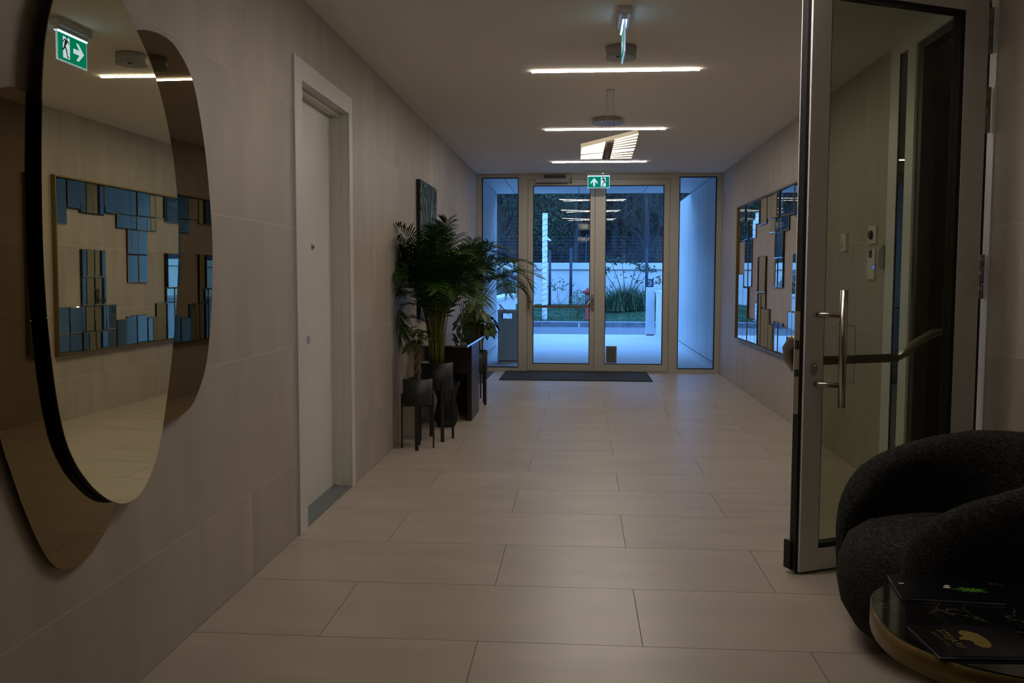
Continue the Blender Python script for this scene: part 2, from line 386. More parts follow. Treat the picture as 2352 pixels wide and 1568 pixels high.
# push bar on the left leaf
pb = thing('push_bar', 'bronze-grey push bar across the left entrance door leaf', 'push bar', (-.26, YE-.006, .93))
for sx_, xx in ((1, -.452), (-1, .447)):
    kid('bracket', -.26+xx-.018, -.26+xx+.018, YE-.036, YE-.006, .895, 1.095, M_STEEL2, pb, .004)
    kid('bracket_latch', -.26+xx-.014, -.26+xx+.014, YE-.040, YE-.036, 1.055, 1.075, M_STEEL, pb, .001)
    bm = bmesh.new()
    P = [(xx, -.028, .095), (xx+sx_*.02, -.05, .085), (xx+sx_*.05, -.075, .055), (xx+sx_*.08, -.088, .015), (xx+sx_*.10, -.09, 0)]
    tube(bm, P, [.013, .013, .014, .015, .015], 10); obj('arm', bm, M_STEEL, pb)
bm = bmesh.new(); box(bm, -.36, .36, -.102, -.078, -.018, .018); bmesh.ops.bevel(bm, geom=bm.edges[:], offset=.008, segments=3, affect='EDGES')
obj('bar', bm, M_STEEL2, pb)
# sticker on the right leaf glass
stk = thing('door_sticker', 'dark rectangular sticker low on the right entrance door glass', 'sticker', (.455, YG-.0135, .25))
kid('paving_lit_border', .378, .536, YG-.0135, YG-.0125, .128, .372, M_OUTW, stk); kid('dark_print', .390, .524, YG-.0145, YG-.0135, .138, .362, mat('sticker_print', (.12, .115, .105), .6), stk)  # border coloured white for the light it catches from the paving
# door closer
dc = thing('door_closer', 'grey box-shaped door closer above the left entrance leaf', 'door closer', (-.38, YE-.006, 2.68))
kid('body', -.62, -.15, YE-.066, YE-.006, 2.655, 2.715, M_LGREY, dc, .006)
kid('cover', -.615, -.17, YE-.07, YE-.01, 2.642, 2.655, M_GREYD, dc, .003)
kid('mounting_plate', -.50, -.20, YE-.03, YE-.002, 2.715, 2.765, M_GREYD, dc, .003)
bm = bmesh.new(); tube(bm, [(.235, -.03, .0), (.25, -.05, -.03), (.26, -.03, -.036), (.255, -.02, .06)], .005, 8); obj('arm', bm, M_GREYD, dc)

# ------------------------------------------------------------------ glazed doorway in the right wall (door_3)
d3 = thing('door_3', 'full-height aluminium doorway with narrow side pane in right wall', 'door frame', (XR, 5.2, 0), kind='structure')
for a, b in ((4.50, 4.572), (5.548, 5.683), (5.82, 5.98)):
    kid('frame_stile', XR-.005, XR+.09, a, b, 0, H, M_SILVER, d3, .001)
kid('frame_rail', XR-.004, XR+.09, 4.572, 5.98, 2.705, H, M_SILVER, d3)
kid('frame_rail', XR-.004, XR+.09, 5.683, 5.82, 0, .06, M_SILVER, d3)
kid('rebate', XR+.01, XR+.085, 5.47, 5.548, 0, 2.705, M_DARKBR, d3); kid('strike_plate', XR+.004, XR+.010, 5.49, 5.52, .92, 1.22, M_GREYD, d3)
kid('rebate', XR+.012, XR+.085, 4.572, 5.47, 2.66, 2.705, M_DARKBR, d3)
kid('rebate', XR+.03, XR+.085, 4.572, 4.59, 0, 2.66, M_DARKBR, d3)
bm = bmesh.new(); box(bm, -.004, .004, -.0685, .0685, 0, 2.645); o = obj('glass_pane', bm, M_GLASS, d3); o.location = (.006, .5515, .06)
bm = bmesh.new(); box(bm, -.003, .05, -.0685, -.062, 0, 2.645); box(bm, -.003, .05, .062, .0685, 0, 2.645); o = obj('gasket', bm, M_BLACK, d3); o.location = (.0, .5515, .06)

# the open leaf: local x runs from the free edge (0) to the hinge edge, local -y faces the viewer
A = Vector((1.0, 4.09, 0)); B = Vector((1.93, 4.53, 0)); ang = math.atan2(B.y-A.y, B.x-A.x); LW = (B-A).length
dl = thing('glass_door', 'open glass door leaf with silver frame and long pull handle', 'door', A, ang)
def lk(name, x0, x1, y0, y1, z0, z1, m, bevel=0., par=None):
    o = bx(name, x0, x1, y0, y1, z0, z1, m, None, bevel); o.parent = par or dl
    if par: o.location = Vector(o.location)-Vector(par.location)
    return o
ZT = 2.672
lk('stile', 0, .102, 0, .058, .012, ZT, M_SILVER, .0015); lk('stile', .875, LW-.012, 0, .058, .012, ZT, M_SILVER, .0015)
lk('rail', .102, .875, 0, .058, .012, .112, M_SILVER, .0015); lk('rail', .102, .875, 0, .058, 2.585, ZT, M_SILVER, .0015)
bm = bmesh.new(); box(bm, .104, .873, .026, .034, .114, 2.583); obj('glass_pane', bm, M_GLASSD, dl)
bm = bmesh.new()
for a, b, c, d in ((.102, .108, .112, 2.585), (.852, .875, .112, 2.585), (.108, .852, .112, .134), (.108, .852, 2.567, 2.585)): box(bm, a, b, .004, .054, c, d)
obj('gasket', bm, M_BLACK, dl)
lk('edge_seal', -.016, -.0, .012, .05, .012, ZT, M_BLACK); lk('edge_trim', -.012, 0, .054, .060, .012, ZT, M_SILVER)
lk('floor_brush', .0, LW-.02, .022, .036, .002, .014, M_BLACK); lk('brush_end', -.03, -.014, .03, .075, .02, .15, M_BLACK, .004)
lock = lk('lock_faceplate', -.0185, -.014, .014, .048, .73, 1.19, M_STEEL2); lk('latch', -.024, -.0185, .02, .04, 1.02, 1.06, M_BLACK, 0, lock); lk('bolt', -.024, -.0185, .02, .04, .90, .93, M_BLACK, 0, lock)
# pull handle (viewer side) with stand-offs
bm = bmesh.new(); tube(bm, [(.135, -.085, .765), (.135, -.085, 1.285)], .0165, 20); ph = obj('pull_handle', bm, M_STEEL, dl)
for z in (.865, 1.175):
    bm = bmesh.new(); tube(bm, [(.066, .0, z), (.066, -.012, z), (.080, -.035, z), (.135, -.085, z)], .0115, 14); s_ = obj('stand_off', bm, M_STEEL, ph)
bm = bmesh.new(); lathe(bm, [(.016, 0), (.016, .006), (.014, .008)], 24)
for v in bm.verts: v.co.y *= 1.95
esc = obj('lock_escutcheon', bm, M_STEEL, dl); esc.rotation_euler = (R(90), 0, 0); esc.location = (.052, 0, .935)
bm = bmesh.new(); lathe(bm, [(.0085, 0), (.0085, .014), (.007, .016)], 18); o = obj('key_cylinder', bm, M_STEEL, esc); o.location = (0, .008, .0)
bm = bmesh.new(); box(bm, -.001, .001, -.005, .005, .016, .0163); o = obj('keyhole', bm, M_BLACK, esc); o.location = (0, .008, 0)
# panic bar on the far side
pbar = bpy.data.objects.new('panic_bar', None); C.objects.link(pbar); pbar.parent = dl; pbar.location = (.47, .06, .955)
bm = bmesh.new(); box(bm, -.36, .19, .055, .08, -.02, .02); bmesh.ops.bevel(bm, geom=bm.edges[:], offset=.006, segments=2, affect='EDGES'); obj('bar', bm, M_STEEL2, pbar)
bm = bmesh.new(); tube(bm, [(.18, .068, 0), (.23, .066, .02), (.28, .05, .07), (.36, .03, .115), (.43, .004, .13)], [.017, .018, .02, .02, .016], 12); obj('arm', bm, M_STEEL, pbar)
bm = bmesh.new(); tube(bm, [(-.35, .068, 0), (-.39, .07, .01), (-.425, .066, .03)], .018, 12); obj('arm', bm, M_STEEL2, pbar)
bm = bmesh.new(); box(bm, -.462, -.405, 0, .03, -.05, .10); bmesh.ops.bevel(bm, geom=bm.edges[:], offset=.008, segments=2, affect='EDGES'); obj('bracket', bm, M_STEEL2, pbar)
bm = bmesh.new(); tube(bm, [(-.44, .02, .115), (-.445, .05, .10), (-.45, .075, .06), (-.448, .07, .01), (-.44, .045, -.04)], [.02, .026, .03, .026, .014], 12); obj('lever', bm, M_STEEL2, pbar)
for zc in (1.34, 2.13, 2.50, .25):
    hg = bpy.data.objects.new('hinge', None); C.objects.link(hg); hg.parent = dl; hg.location = (LW+.006, .002, zc)
    for dz in (-.10, -.03, .045):
        bm = bmesh.new(); tube(bm, [(0, 0, dz), (0, 0, dz+(.068 if dz != -.03 else .073))], .0115, 14); obj('knuckle', bm, M_STEEL2, hg)

# ------------------------------------------------------------------ things on the right wall
def wthing(name, label, cat, y, z): return thing(name, label, cat, (XR, y, z))
th = wthing('wall_switch', 'small white control box on wall seen through glass door', 'switch', 6.87, 1.59)
kid('case', XR-.022, XR, 6.80, 6.93, 1.535, 1.665, M_WHITE, th, .006); kid('button', XR-.026, XR-.021, 6.86, 6.90, 1.555, 1.60, M_LGREY, th, .002)
ic = wthing('call_plate', 'upper white wall plate with round black button beyond glass door', 'button plate', 6.24, 1.62)
kid('plate', XR-.012, XR, 6.16, 6.32, 1.565, 1.685, M_WHITE, ic, .004)
bm = bmesh.new(); lathe(bm, [(.03, 0), (.03, .012), (.022, .018)], 24); o = obj('button', bm, M_BLACK, ic); o.rotation_euler = (0, R(-90), 0); o.location = (-.012, 0, .005)
rd = wthing('card_reader', 'curved grey card reader beside glowing blue dot beyond glass door', 'card reader', 6.012, 1.47)
bm = bmesh.new(); prism(bm, [(-.002, -.07), (-.030, -.075), (-.046, .0), (-.034, .06), (-.002, .085)], -.022, .022, 'y'); fix(bm); bmesh.ops.bevel(bm, geom=bm.edges[:], offset=.006, segments=2, affect='EDGES'); obj('body', bm, M_LGREY, rd)
lp = wthing('switch_plate', 'lower white switch plate under the grey card reader', 'switch', 6.24, 1.40)
kid('plate', XR-.012, XR, 6.17, 6.32, 1.33, 1.53, M_WHITE, lp, .003); kid('sensor', XR-.015, XR-.012, 6.22, 6.28, 1.475, 1.525, M_BLACK, lp)
bm = bmesh.new(); lathe(bm, [(.011, 0), (.008, .004)], 14); o = obj('blue_indicator', bm, emis('blue_indicator', (.02, .08, 1), 3.), lp); o.rotation_euler = (0, R(-90), 0); o.location = (-.012, -.060, .01)
ap = wthing('access_panel', 'flush tiled access panel low on wall behind glass door', 'panel', 6.8, .8)
bm = bmesh.new(); box(bm, -.0015, .001, 6.565-6.8, 7.05-6.8, .59-.8, 1.0-.8); obj('shadow_gap', bm, M_GREYD, ap)
kid('panel_face', XR-.003, XR, 6.571, 7.044, .596, .994, M_WALL, ap)

# ------------------------------------------------------------------ mosaic mirror on the right wall
mm = thing('mosaic_mirror', 'wide wall mirror of stepped rectangular pieces in brass frame', 'mirror', (XR, 9.46, .59))
Y0, Y1, Z0, Z1 = 7.60, 11.315, .595, 2.197
t_ = .014
for a, b, c, d in ((Y0, Y1, Z0, Z0+t_), (Y0, Y1, Z1-t_, Z1), (Y0, Y0+t_, Z0+t_, Z1-t_), (Y1-t_, Y1, Z0+t_, Z1-t_)):
    kid('frame_bar', XR-.042, XR, a, b, c, d, M_BRASS, mm)
ZB, ZTp = .609, 2.183
PCS = [(7.62, 7.82, 1.77, ZTp), (7.82, 8.02, 1.92, ZTp), (8.02, 8.23, 1.892, ZTp), (8.23, 8.43, 1.892, ZTp), (8.43, 8.65, 1.918, ZTp), (8.65, 8.86, 1.93, ZTp), (8.86, 9.06, 1.93, ZTp), (9.06, 9.25, 1.935, ZTp), (9.25, 9.46, 1.935, ZTp), (9.46, 9.67, 1.94, ZTp), (9.67, 9.86, 1.905, ZTp), (9.86, 10.06, 1.905, ZTp), (10.06, 10.26, 1.925, ZTp), (10.26, 10.67, 1.99, ZTp), (10.67, 10.88, 1.99, ZTp), (10.88, 11.30, 1.99, ZTp),
       (8.65, 9.04, 1.785, 1.93), (9.04, 9.25, 1.785, 1.93), (9.25, 9.46, 1.79, 1.935), (10.26, 10.67, 1.78, 1.99), (10.67, 10.88, 1.78, 1.99), (10.88, 11.30, 1.775, 1.99),
       (8.85, 9.06, 1.53, 1.785), (9.06, 9.25, 1.53, 1.785), (8.85, 9.06, 1.245, 1.53), (9.06, 9.25, 1.245, 1.53),
       (10.46, 10.67, 1.234, 1.78), (10.67, 10.88, 1.234, 1.78),
       (7.62, 7.82, ZB, .785), (7.82, 8.02, ZB, .785), (8.02, 8.23, ZB, .785), (8.23, 8.43, ZB, .785), (8.43, 8.62, ZB, .785), (7.62, 7.82, .785, 1.03), (7.82, 8.02, .785, 1.03), (8.02, 8.23, .785, 1.03), (8.23, 8.43, .785, 1.03), (8.43, 8.62, .785, 1.03),
       (8.02, 8.23, 1.03, 1.30), (8.23, 8.43, 1.03, 1.30), (8.02, 8.23, 1.30, 1.56), (8.23, 8.43, 1.30, 1.56),
       (8.62, 8.82, ZB, .875), (8.82, 9.02, ZB, .905), (9.02, 9.23, ZB, .905), (9.23, 9.43, ZB, .875), (9.43, 9.65, ZB, 1.02), (9.65, 9.85, ZB, 1.02), (9.65, 9.85, 1.02, 1.18), (9.85, 10.05, ZB, 1.18), (9.65, 10.05, 1.18, 1.565),
       (10.05, 10.18, ZB, 1.067), (10.18, 10.40, ZB, .882), (10.40, 10.62, ZB, .882), (10.62, 10.90, ZB, 1.228), (10.90, 11.30, ZB, 1.386)]
rm = random.Random(3)
for a, b, c, d in PCS:
    dp = rm.choice((.012, .018, .024)); g = .0015; bv = .007
    bm = bmesh.new(); cx, cz = (a+b)/2, (c+d)/2; hy, hz = (b-a)/2-g, (d-c)/2-g
    P0 = ring(bm, [(0, -hy, -hz), (0, hy, -hz), (0, hy, hz), (0, -hy, hz)]); P1 = ring(bm, [(-dp+.004, -hy, -hz), (-dp+.004, hy, -hz), (-dp+.004, hy, hz), (-dp+.004, -hy, hz)])
    P2 = ring(bm, [(-dp, -hy+bv, -hz+bv), (-dp, hy-bv, -hz+bv), (-dp, hy-bv, hz-bv), (-dp, -hy+bv, hz-bv)])
    bridge(bm, P0, P1, 1, False); bridge(bm, P1, P2, 0, False); bm.faces.new(P2); bm.faces.new(P0[::-1]); fix(bm)
    o = obj('mirror_piece', bm, [M_TILEMIR, M_BLACK], mm); o.location = (0, cx-9.46, cz-.59); o.rotation_euler = (0, rm.uniform(-.0015, .0015), rm.uniform(-.0015, .0015))

# ------------------------------------------------------------------ three organic mirrors on the left wall
MAIN = [(2.715, 2.172), (2.8, 2.101), (2.881, 2.043), (2.931, 1.971), (2.974, 1.902), (3.024, 1.794), (3.051, 1.687), (3.065, 1.57), (3.066, 1.45), (3.052, 1.329), (3.032, 1.209), (3.007, 1.106), (2.985, 1.018), (2.95, .918), (2.92, .826), (2.884, .752), (2.837, .693), (2.784, .65), (2.725, .632), (2.662, .633), (2.599, .653), (2.531, .691), (2.462, .746), (2.398, .81), (2.354, .885), (2.331, .955), (2.31, 1.052), (2.295, 1.146), (2.282, 1.262), (2.277, 1.376), (2.277, 1.511), (2.282, 1.657), (2.29, 1.77), (2.302, 1.883), (2.315, 1.964), (2.347, 2.051), (2.40, 2.16), (2.47, 2.235), (2.56, 2.255), (2.645, 2.225)]
MAIN = [((p[0]+q[0]+2*r_[0])/4, (p[1]+q[1]+2*r_[1])/4) for p, r_, q in zip(MAIN[-1:]+MAIN[:-1], MAIN, MAIN[1:]+MAIN[:1])]
BRO = [(2.845, 2.11), (2.916, 2.137), (3.009, 2.148), (3.09, 2.142), (3.163, 2.111), (3.225, 2.064), (3.266, 2.003), (3.309, 1.892), (3.342, 1.769), (3.369, 1.609), (3.382, 1.461), (3.374, 1.312), (3.354, 1.163), (3.315, 1.017), (3.259, .932), (3.199, .875), (3.142, .852), (3.071, .839), (2.987, .849), (2.88, .90), (2.78, 1.05), (2.72, 1.35), (2.71, 1.65), (2.73, 1.88), (2.78, 2.03)]
BLO = [(2.653, .633), (2.627, .592), (2.59, .563), (2.531, .531), (2.47, .513), (2.413, .513), (2.36, .528), (2.315, .557), (2.272, .61), (2.236, .67), (2.194, .75), (2.154, .838), (2.123, .91), (2.095, 1.0), (2.06, 1.17), (2.045, 1.4), (2.06, 1.62), (2.10, 1.74), (2.15, 1.79), (2.184, 1.804), (2.228, 1.809), (2.32, 1.78), (2.43, 1.64), (2.53, 1.4), (2.61, 1.1), (2.66, .85), (2.668, .72)]
def wmirror(name, label, pts, d, ty, tz, thick, m, back_in, group=None):
    yc = sum(p[0] for p in pts)/len(pts); zc = sum(p[1] for p in pts)/len(pts)
    n = Vector((math.cos(ty)*math.cos(tz), math.sin(ty)*math.cos(tz), math.sin(tz)))
    xc = XL+d-((yc-3.0)*n.y+(zc-1.3)*n.z)/n.x
    t = thing(name, label, 'mirror', (xc, yc, zc))
    out = [(y-yc, z-zc) for y, z in catmull(pts, 5)]
    t.rotation_euler = (0, -math.asin(n.z), math.atan2(n.y, n.x))
    bm = bmesh.new(); prism(bm, out, -.003, 0, 'x', smooth=False); fix(bm); obj('mirror_glass', bm, m, t)
    k = 1-back_in
    bm = bmesh.new(); prism(bm, [(y*(.997 if thick > .01 else k), z*(.997 if thick > .01 else k)) for y, z in out], -thick, -.0031, 'x'); fix(bm); obj('backing', bm, M_MATTBLK, t)
    if thick < .01:
        bm = bmesh.new(); prism(bm, [(y*.7, z*.7) for y, z in out], -(xc-XL)+.004, -thick, 'x'); fix(bm); obj('wall_mount', bm, M_MATTBLK, t)
    return t
wmirror('clear_mirror', 'tall clear organic mirror, frontmost of the three on the left wall', MAIN, .055, -.0115, -.0045, .0225, M_MIRROR, .01)
wmirror('bronze_mirror', 'bronze organic mirror showing to the right behind the clear mirror', BRO, .030, -.038, -.003, .005, M_BRONZE, .02)
wmirror('bronze_mirror', 'bronze organic mirror hanging lowest, left behind the clear mirror', BLO, .021, .003, -.006, .005, M_BRONZE, .02)

# ------------------------------------------------------------------ ceiling lights
XC = .2275
def led_bar(label, y, first=None):
    if first: return dup(first, (.237, y, H), 0, label, 'linear LED bars down the hall')
    t = thing('linear_light', label, 'light', (.237, y, H), 0, 'linear LED bars down the hall')
    bm = bmesh.new(); box(bm, -.583, .583, -.014, .014, -.003, -.0002); obj('housing', bm, M_LGREY, t)
    bm = bmesh.new(); box(bm, -.580, .580, -.0125, .0125, -.012, -.0031)
    for f in bm.faces: f.normal_update(); f.material_index = 0 if f.normal.z < -.5 else 1
    obj('diffuser', bm, [M_LEDW, M_LEDS], t)
    return t
b0 = led_bar('glowing white LED bar, nearest and widest of three on the ceiling', 6.455)
led_bar('glowing white LED bar, middle one of three, above the slatted pendant', 8.965, b0)
led_bar('glowing white LED bar, farthest of three, just before the entrance doors', 11.456, b0)
led_bar('glowing white LED bar above the viewpoint, mirrored in the entrance glass', 3.95, b0)
def disc(name, label, cat, y, r, h, x=.25, plate=None):
    t = thing(name, label, cat, (x, y, H))
    bm = bmesh.new(); lathe(bm, [(r, -h), (r, 0)], 40); obj('body', bm, M_LGREY if not plate else M_BEIGE, t)
    if plate:
        bm = bmesh.new(); lathe(bm, [(plate*.97, -h-.012), (plate, -h-.008), (plate, -h)], 40); obj('plate', bm, M_LGREY, t)
    return t
dt = disc('smoke_detector', 'light grey drum on the ceiling behind the side-on exit sign', 'detector', 5.83, .098, .072)
bm = bmesh.new(); lathe(bm, [(.012, -.078), (.014, -.072)], 14, (-.02, -.06)); obj('indicator', bm, M_GREYD, dt)
disc('smoke_detector', 'small grey ceiling disc beyond the slatted pendant', 'detector', 9.7, .05, .045, .24)
def pendant(label, y, first=None):
    if first: return dup(first, (XC, y, 0), 0, label, 'slatted pendants down the hall')
    t = thing('slatted_pendant', label, 'pendant light', (XC, y, 0), 0, 'slatted pendants down the hall')
    zc = 2.402; n = 10; L = 1.0
    bm = bmesh.new(); tube(bm, [(0, 0, zc-.012), (0, L, zc-.012)], [.016, .016], 14); obj('spine', bm, M_PBROWN, t)
    for i in range(n):
        a = R(13.5)-R(15.5)*i/(n-1); yy = i*L/(n-1)
        if i >= 6: a += R(2.5)
        bm = bmesh.new(); box(bm, -.225, .225, -.009, .009, .0, .030); h = obj('slat', bm, M_BEIGE, t); h.location = (0, yy, zc-.01); h.rotation_euler = (0, -a, 0)
        bm = bmesh.new(); box(bm, -.223, -.036, -.008, .008, -.008, -.0001); box(bm, .036, .223, -.008, .008, -.008, -.0001); obj('diffuser', bm, M_PEND, h)
        bm = bmesh.new(); box(bm, -.0355, .0355, -.0095, .0095, -.014, -.0001); obj('clip', bm, M_PBROWN, h)
    bm = bmesh.new(); lathe(bm, [(.034, H-.012), (.034, H)], 24); obj('ceiling_cap', bm, M_BEIGE, t)
    bm = bmesh.new(); lathe(bm, [(.122, H-.035), (.122, H)], 40, (0.02, 1.27)); cn = obj('canopy', bm, M_BEIGE, t)
    bm = bmesh.new(); lathe(bm, [(.148, H-.045), (.152, H-.042), (.152, H-.035)], 40, (0.02, 1.27)); obj('canopy_plate', bm, M_LGREY, cn)
    for x in (-.027, .027):
        bm = bmesh.new(); tube(bm, [(x, 0, zc+.02), (x, 0, H)], .0012, 6); obj('wire', bm, M_GREYD, t)
        bm = bmesh.new(); tube(bm, [(x, L, zc+.02), (x+.0, 1.24, H-.045)], .0012, 6); obj('wire', bm, M_GREYD, t)
    return t
p0 = pendant('fan-like pendant of glowing slats hanging in mid hall', 7.13)
pendant('second slatted pendant above the viewpoint, seen in the entrance glass', 1.9, p0)

# ------------------------------------------------------------------ exit signs
def poly(bm, pts, y, flip=False):
    f = bm.faces.new([bm.verts.new((x, y, z)) for x, z in (pts if not flip else pts[::-1])]); return f
MAN = [[(-.010, .048), (.004, .050), (.012, .040), (.002, .022), (-.010, .006), (-.022, .010), (-.018, .030)],           # torso
       [(-.010, .046), (-.022, .038), (-.036, .022), (-.040, .026), (-.028, .042), (-.012, .053)],                      # rear arm
       [(.004, .050), (.020, .040), (.030, .028), (.026, .024), (.016, .032), (.004, .038)],
       [(-.010, .010), (.004, -.006), (.010, -.030), (.014, -.046), (.026, -.046), (.024, -.052), (.006, -.052), (.000, -.028), (-.008, -.008), (-.020, .004)],
       [(-.022, .012), (-.012, .002), (-.026, -.016), (-.046, -.018), (-.046, -.010), (-.032, -.008)]]
def exit_sign(label, loc, rz, arrow):
    """plate in the local xz plane facing local -y; arrow 'right' or 'up'"""
    t = thing('exit_sign', label, 'exit sign', loc, rz)
    bm = bmesh.new(); box(bm, -.165, .165, -.033, .033, -.045, 0); bmesh.ops.bevel(bm, geom=bm.edges[:], offset=.004, segments=2, affect='EDGES'); obj('housing', bm, M_LGREY, t)
    bm = bmesh.new(); box(bm, -.155, .155, -.011, .011, -.068, -.045); obj('rail', bm, M_LGREY, t)
    bm = bmesh.new(); box(bm, -.150, .150, -.004, .004, -.235, -.068); obj('acrylic_plate', bm, M_ACR, t)
    bm = bmesh.new(); box(bm, -.148, .148, -.0125, .0125, -.0745, -.0685); obj('light_strip', bm, M_EDGE, t)
    bm = bmesh.new(); box(bm, -.141, .141, -.0052, .0052, -.226, -.079); gp = obj('green_field', bm, M_GREEN, t)
    for s in (-1, 1):
        y = s*.0058
        mx = -1 if arrow == 'up' else 1
        cx = .062 if arrow == 'up' else -.062
        bm = bmesh.new(); poly(bm, [(cx-.034, -.212), (cx+.034, -.212), (cx+.034, -.092), (cx-.034, -.092)], y); obj('doorway_symbol', bm, M_SIGNW, gp)
        bm = bmesh.new()
        for p in MAN: poly(bm, [(cx+mx*a*s*1.0 if arrow == 'side' and False else cx+mx*a, -.154+b) for a, b in p], y+s*.0003)
        poly(bm, [(cx+mx*(.004+.0085*math.cos(k*.7854)), -.154+.060+.0085*math.sin(k*.7854)) for k in range(8)], y+s*.0003)
        obj('running_figure', bm, M_SIGNG2, gp)
        ax = -.062 if arrow == 'up' else .062
        if arrow == 'up': ar = [(0, .055), (.047, 0), (.047, -.028), (.013, .006), (.013, -.055), (-.013, -.055), (-.013, .006), (-.047, -.028), (-.047, 0)]
        else: ar = [(.055, 0), (0, .050), (-.028, .050), (.006, .014), (-.055, .014), (-.055, -.014), (.006, -.014), (-.028, -.050), (0, -.050)]
        bm = bmesh.new(); poly(bm, [(ax+a, -.152+b) for a, b in ar], y); obj('arrow_symbol', bm, M_SIGNW, gp)
    return t
# its -x face is read in the clear mirror; local x must run to +y there
exit_sign('side-on green exit sign near the top of the photo', (.232, 5.12, H), R(90), 'side')
exit_sign('green exit sign with white up arrow over the entrance doors', (.252, 12.45, H), 0, 'up')
bm = bmesh.new(); lathe(bm, [(.004, 0), (.004, .006)], 10)
e2 = [o for o in C.objects if o.name.startswith('exit_sign')][-1]
o = obj('status_light', bm, emis('green_status', (.3, 1, .6), 5), e2); o.rotation_euler = (R(90), 0, 0); o.location = (.055, -.033, -.04)

# ------------------------------------------------------------------ mats
tag(bx('entrance_mat', -1.035, .955, 11.70, 12.80, .0002, .012, M_MAT, None, .003), 'wide black ribbed mat in front of the entrance doors', 'mat')
tag(bx('grey_rug', XL+.03, -1.20, 11.35, 12.78, .0002, .010, M_MATG, None, .003), 'narrow grey rug by the left wall beyond the console', 'rug')

# ------------------------------------------------------------------ painting and alarm on the left wall
pt = thing('painting', 'tall abstract canvas in blue, black and cream behind palms', 'painting', (XL, 8.5, 1.58))
mp_ = mat('fluid_paint', (.1, .2, .3), .35)
mp_.node_tree.nodes['Principled BSDF'].inputs['Roughness'].default_value = .75; mp_.node_tree.nodes['Principled BSDF'].inputs['Specular IOR Level'].default_value = .15
t = mp_.node_tree; n = t.nodes; co = n.new('ShaderNodeTexCoord'); mpn = n.new('ShaderNodeMapping'); mpn.inputs['Scale'].default_value = (1, 2.4, .75)
nz = n.new('ShaderNodeTexNoise'); nz.inputs['Scale'].default_value = 1.7; nz.inputs['Detail'].default_value = 4; nz.inputs['Distortion'].default_value = 2.2
crp = n.new('ShaderNodeValToRGB'); els = crp.color_ramp.elements
els[0].position = .30; els[0].color = (.002, .004, .008, 1); els[1].position = .74; els[1].color = (.004, .008, .015, 1)
for p, c in ((.38, (.006, .016, .035, 1)), (.43, (.05, .10, .14, 1)), (.455, (.32, .34, .30, 1)), (.475, (.02, .05, .09, 1)), (.53, (.006, .014, .03, 1)), (.57, (.03, .09, .12, 1)), (.61, (.05, .16, .18, 1)), (.635, (.38, .36, .28, 1)), (.66, (.02, .05, .08, 1))):
    e = els.new(p); e.color = c
t.links.new(co.outputs['Object'], mpn.inputs[0]); t.links.new(mpn.outputs[0], nz.inputs['Vector']); t.links.new(nz.outputs[0], crp.inputs[0]); t.links.new(crp.outputs[0], n['Principled BSDF'].inputs['Base Color'])
kid('stretcher', XL+.001, XL+.033, 7.995, 8.92, .96, 2.20, M_BLACK, pt); kid('canvas', XL+.033, XL+.036, 7.995, 8.92, .96, 2.20, mp_, pt)
al = thing('fire_alarm_button', 'red fire alarm button on left wall near the entrance', 'alarm', (XL, 12.55, 1.27))
kid('case', XL, XL+.05, 12.5, 12.6, 1.21, 1.32, M_RED, al, .004); kid('plate', XL, XL+.03, 12.49, 12.61, 1.13, 1.20, M_WHITE, al, .003)

# ------------------------------------------------------------------ planters
def planter(label, loc, rz, r, zt, zb, first=None):
    t = thing('planter', label, 'planter', loc, rz, 'black cylinder planters on square-leg stands')
    bm = bmesh.new(); lathe(bm, [(r*.98, zb), (r, zb+.008), (r, zt), (r-.006, zt), (r-.007, zt-.03)], 48); pot = obj('pot', bm, M_MATTBLK, t)
    bm = bmesh.new(); lathe(bm, [(r-.0075, zt-.06), (r-.0075, zt-.028)], 32); obj('soil', bm, M_SOIL, t)
    bm = bmesh.new()
    for k in range(2):
        a = k*math.pi/2; c, s = math.cos(a), math.sin(a)
        for q in (-1, 1): pass
        v = box(bm, -r-.01, r+.01, -.010, .010, zb-.014-k*.0005, zb-.001)
        for p in v: p.co = Vector((p.co.x*c-p.co.y*s, p.co.x*s+p.co.y*c, p.co.z))
    obj('cross_bar', bm, M_MATTBLK, t)
    for k in range(4):
        a = k*math.pi/2; bm = bmesh.new(); box(bm, -.006, .006, -.014, .014, 0, zb+.085)
        o = obj('leg', bm, M_MATTBLK, t); o.location = ((r+.0075)*math.cos(a), (r+.0075)*math.sin(a), 0); o.rotation_euler = (0, 0, a)
    return t
PL = {}
PL['s1'] = planter('short black planter, nearest of the group by the left wall', (-1.256, 6.975, 0), R(6), .116, .548, .342)
PL['p1'] = planter('taller black planter holding the big front palm', (-1.166, 7.354, 0), R(-62), .134, .64, .42)
PL['s2'] = planter('short black planter at the far end of the console', (-1.075, 9.46, 0), R(-35), .116, .568, .345)
PL['p2'] = planter('taller black planter behind the console holding the far palm', (-1.215, 9.88, 0), R(20), .134, .64, .42)
def lim(p, xm=XL+.015): return Vector((max(p.x, xm), p.y, p.z))
def blade(bm, base, d, side, up, L, wd, droop, seg=3):
    """a narrow pointed leaflet that sags"""
    prev = None
    for i in range(seg+1):
        s = i/seg; c = base+d*L*s-Vector((0, 0, droop*L*s*s)); ww = wd*(math.sin(math.pi*min(.98, .18+.8*s))) if i < seg else 0
        c = lim(c)
        if i < seg:
            cur = [bm.verts.new(c-side*ww/2), bm.verts.new(c+side*ww/2)]
        else: cur = [bm.verts.new(c)]
        if prev:
            f = bm.faces.new((prev[0], prev[1], cur[1], cur[0]) if len(cur) == 2 else (prev[0], prev[1], cur[0])); f.smooth = True
        prev = cur
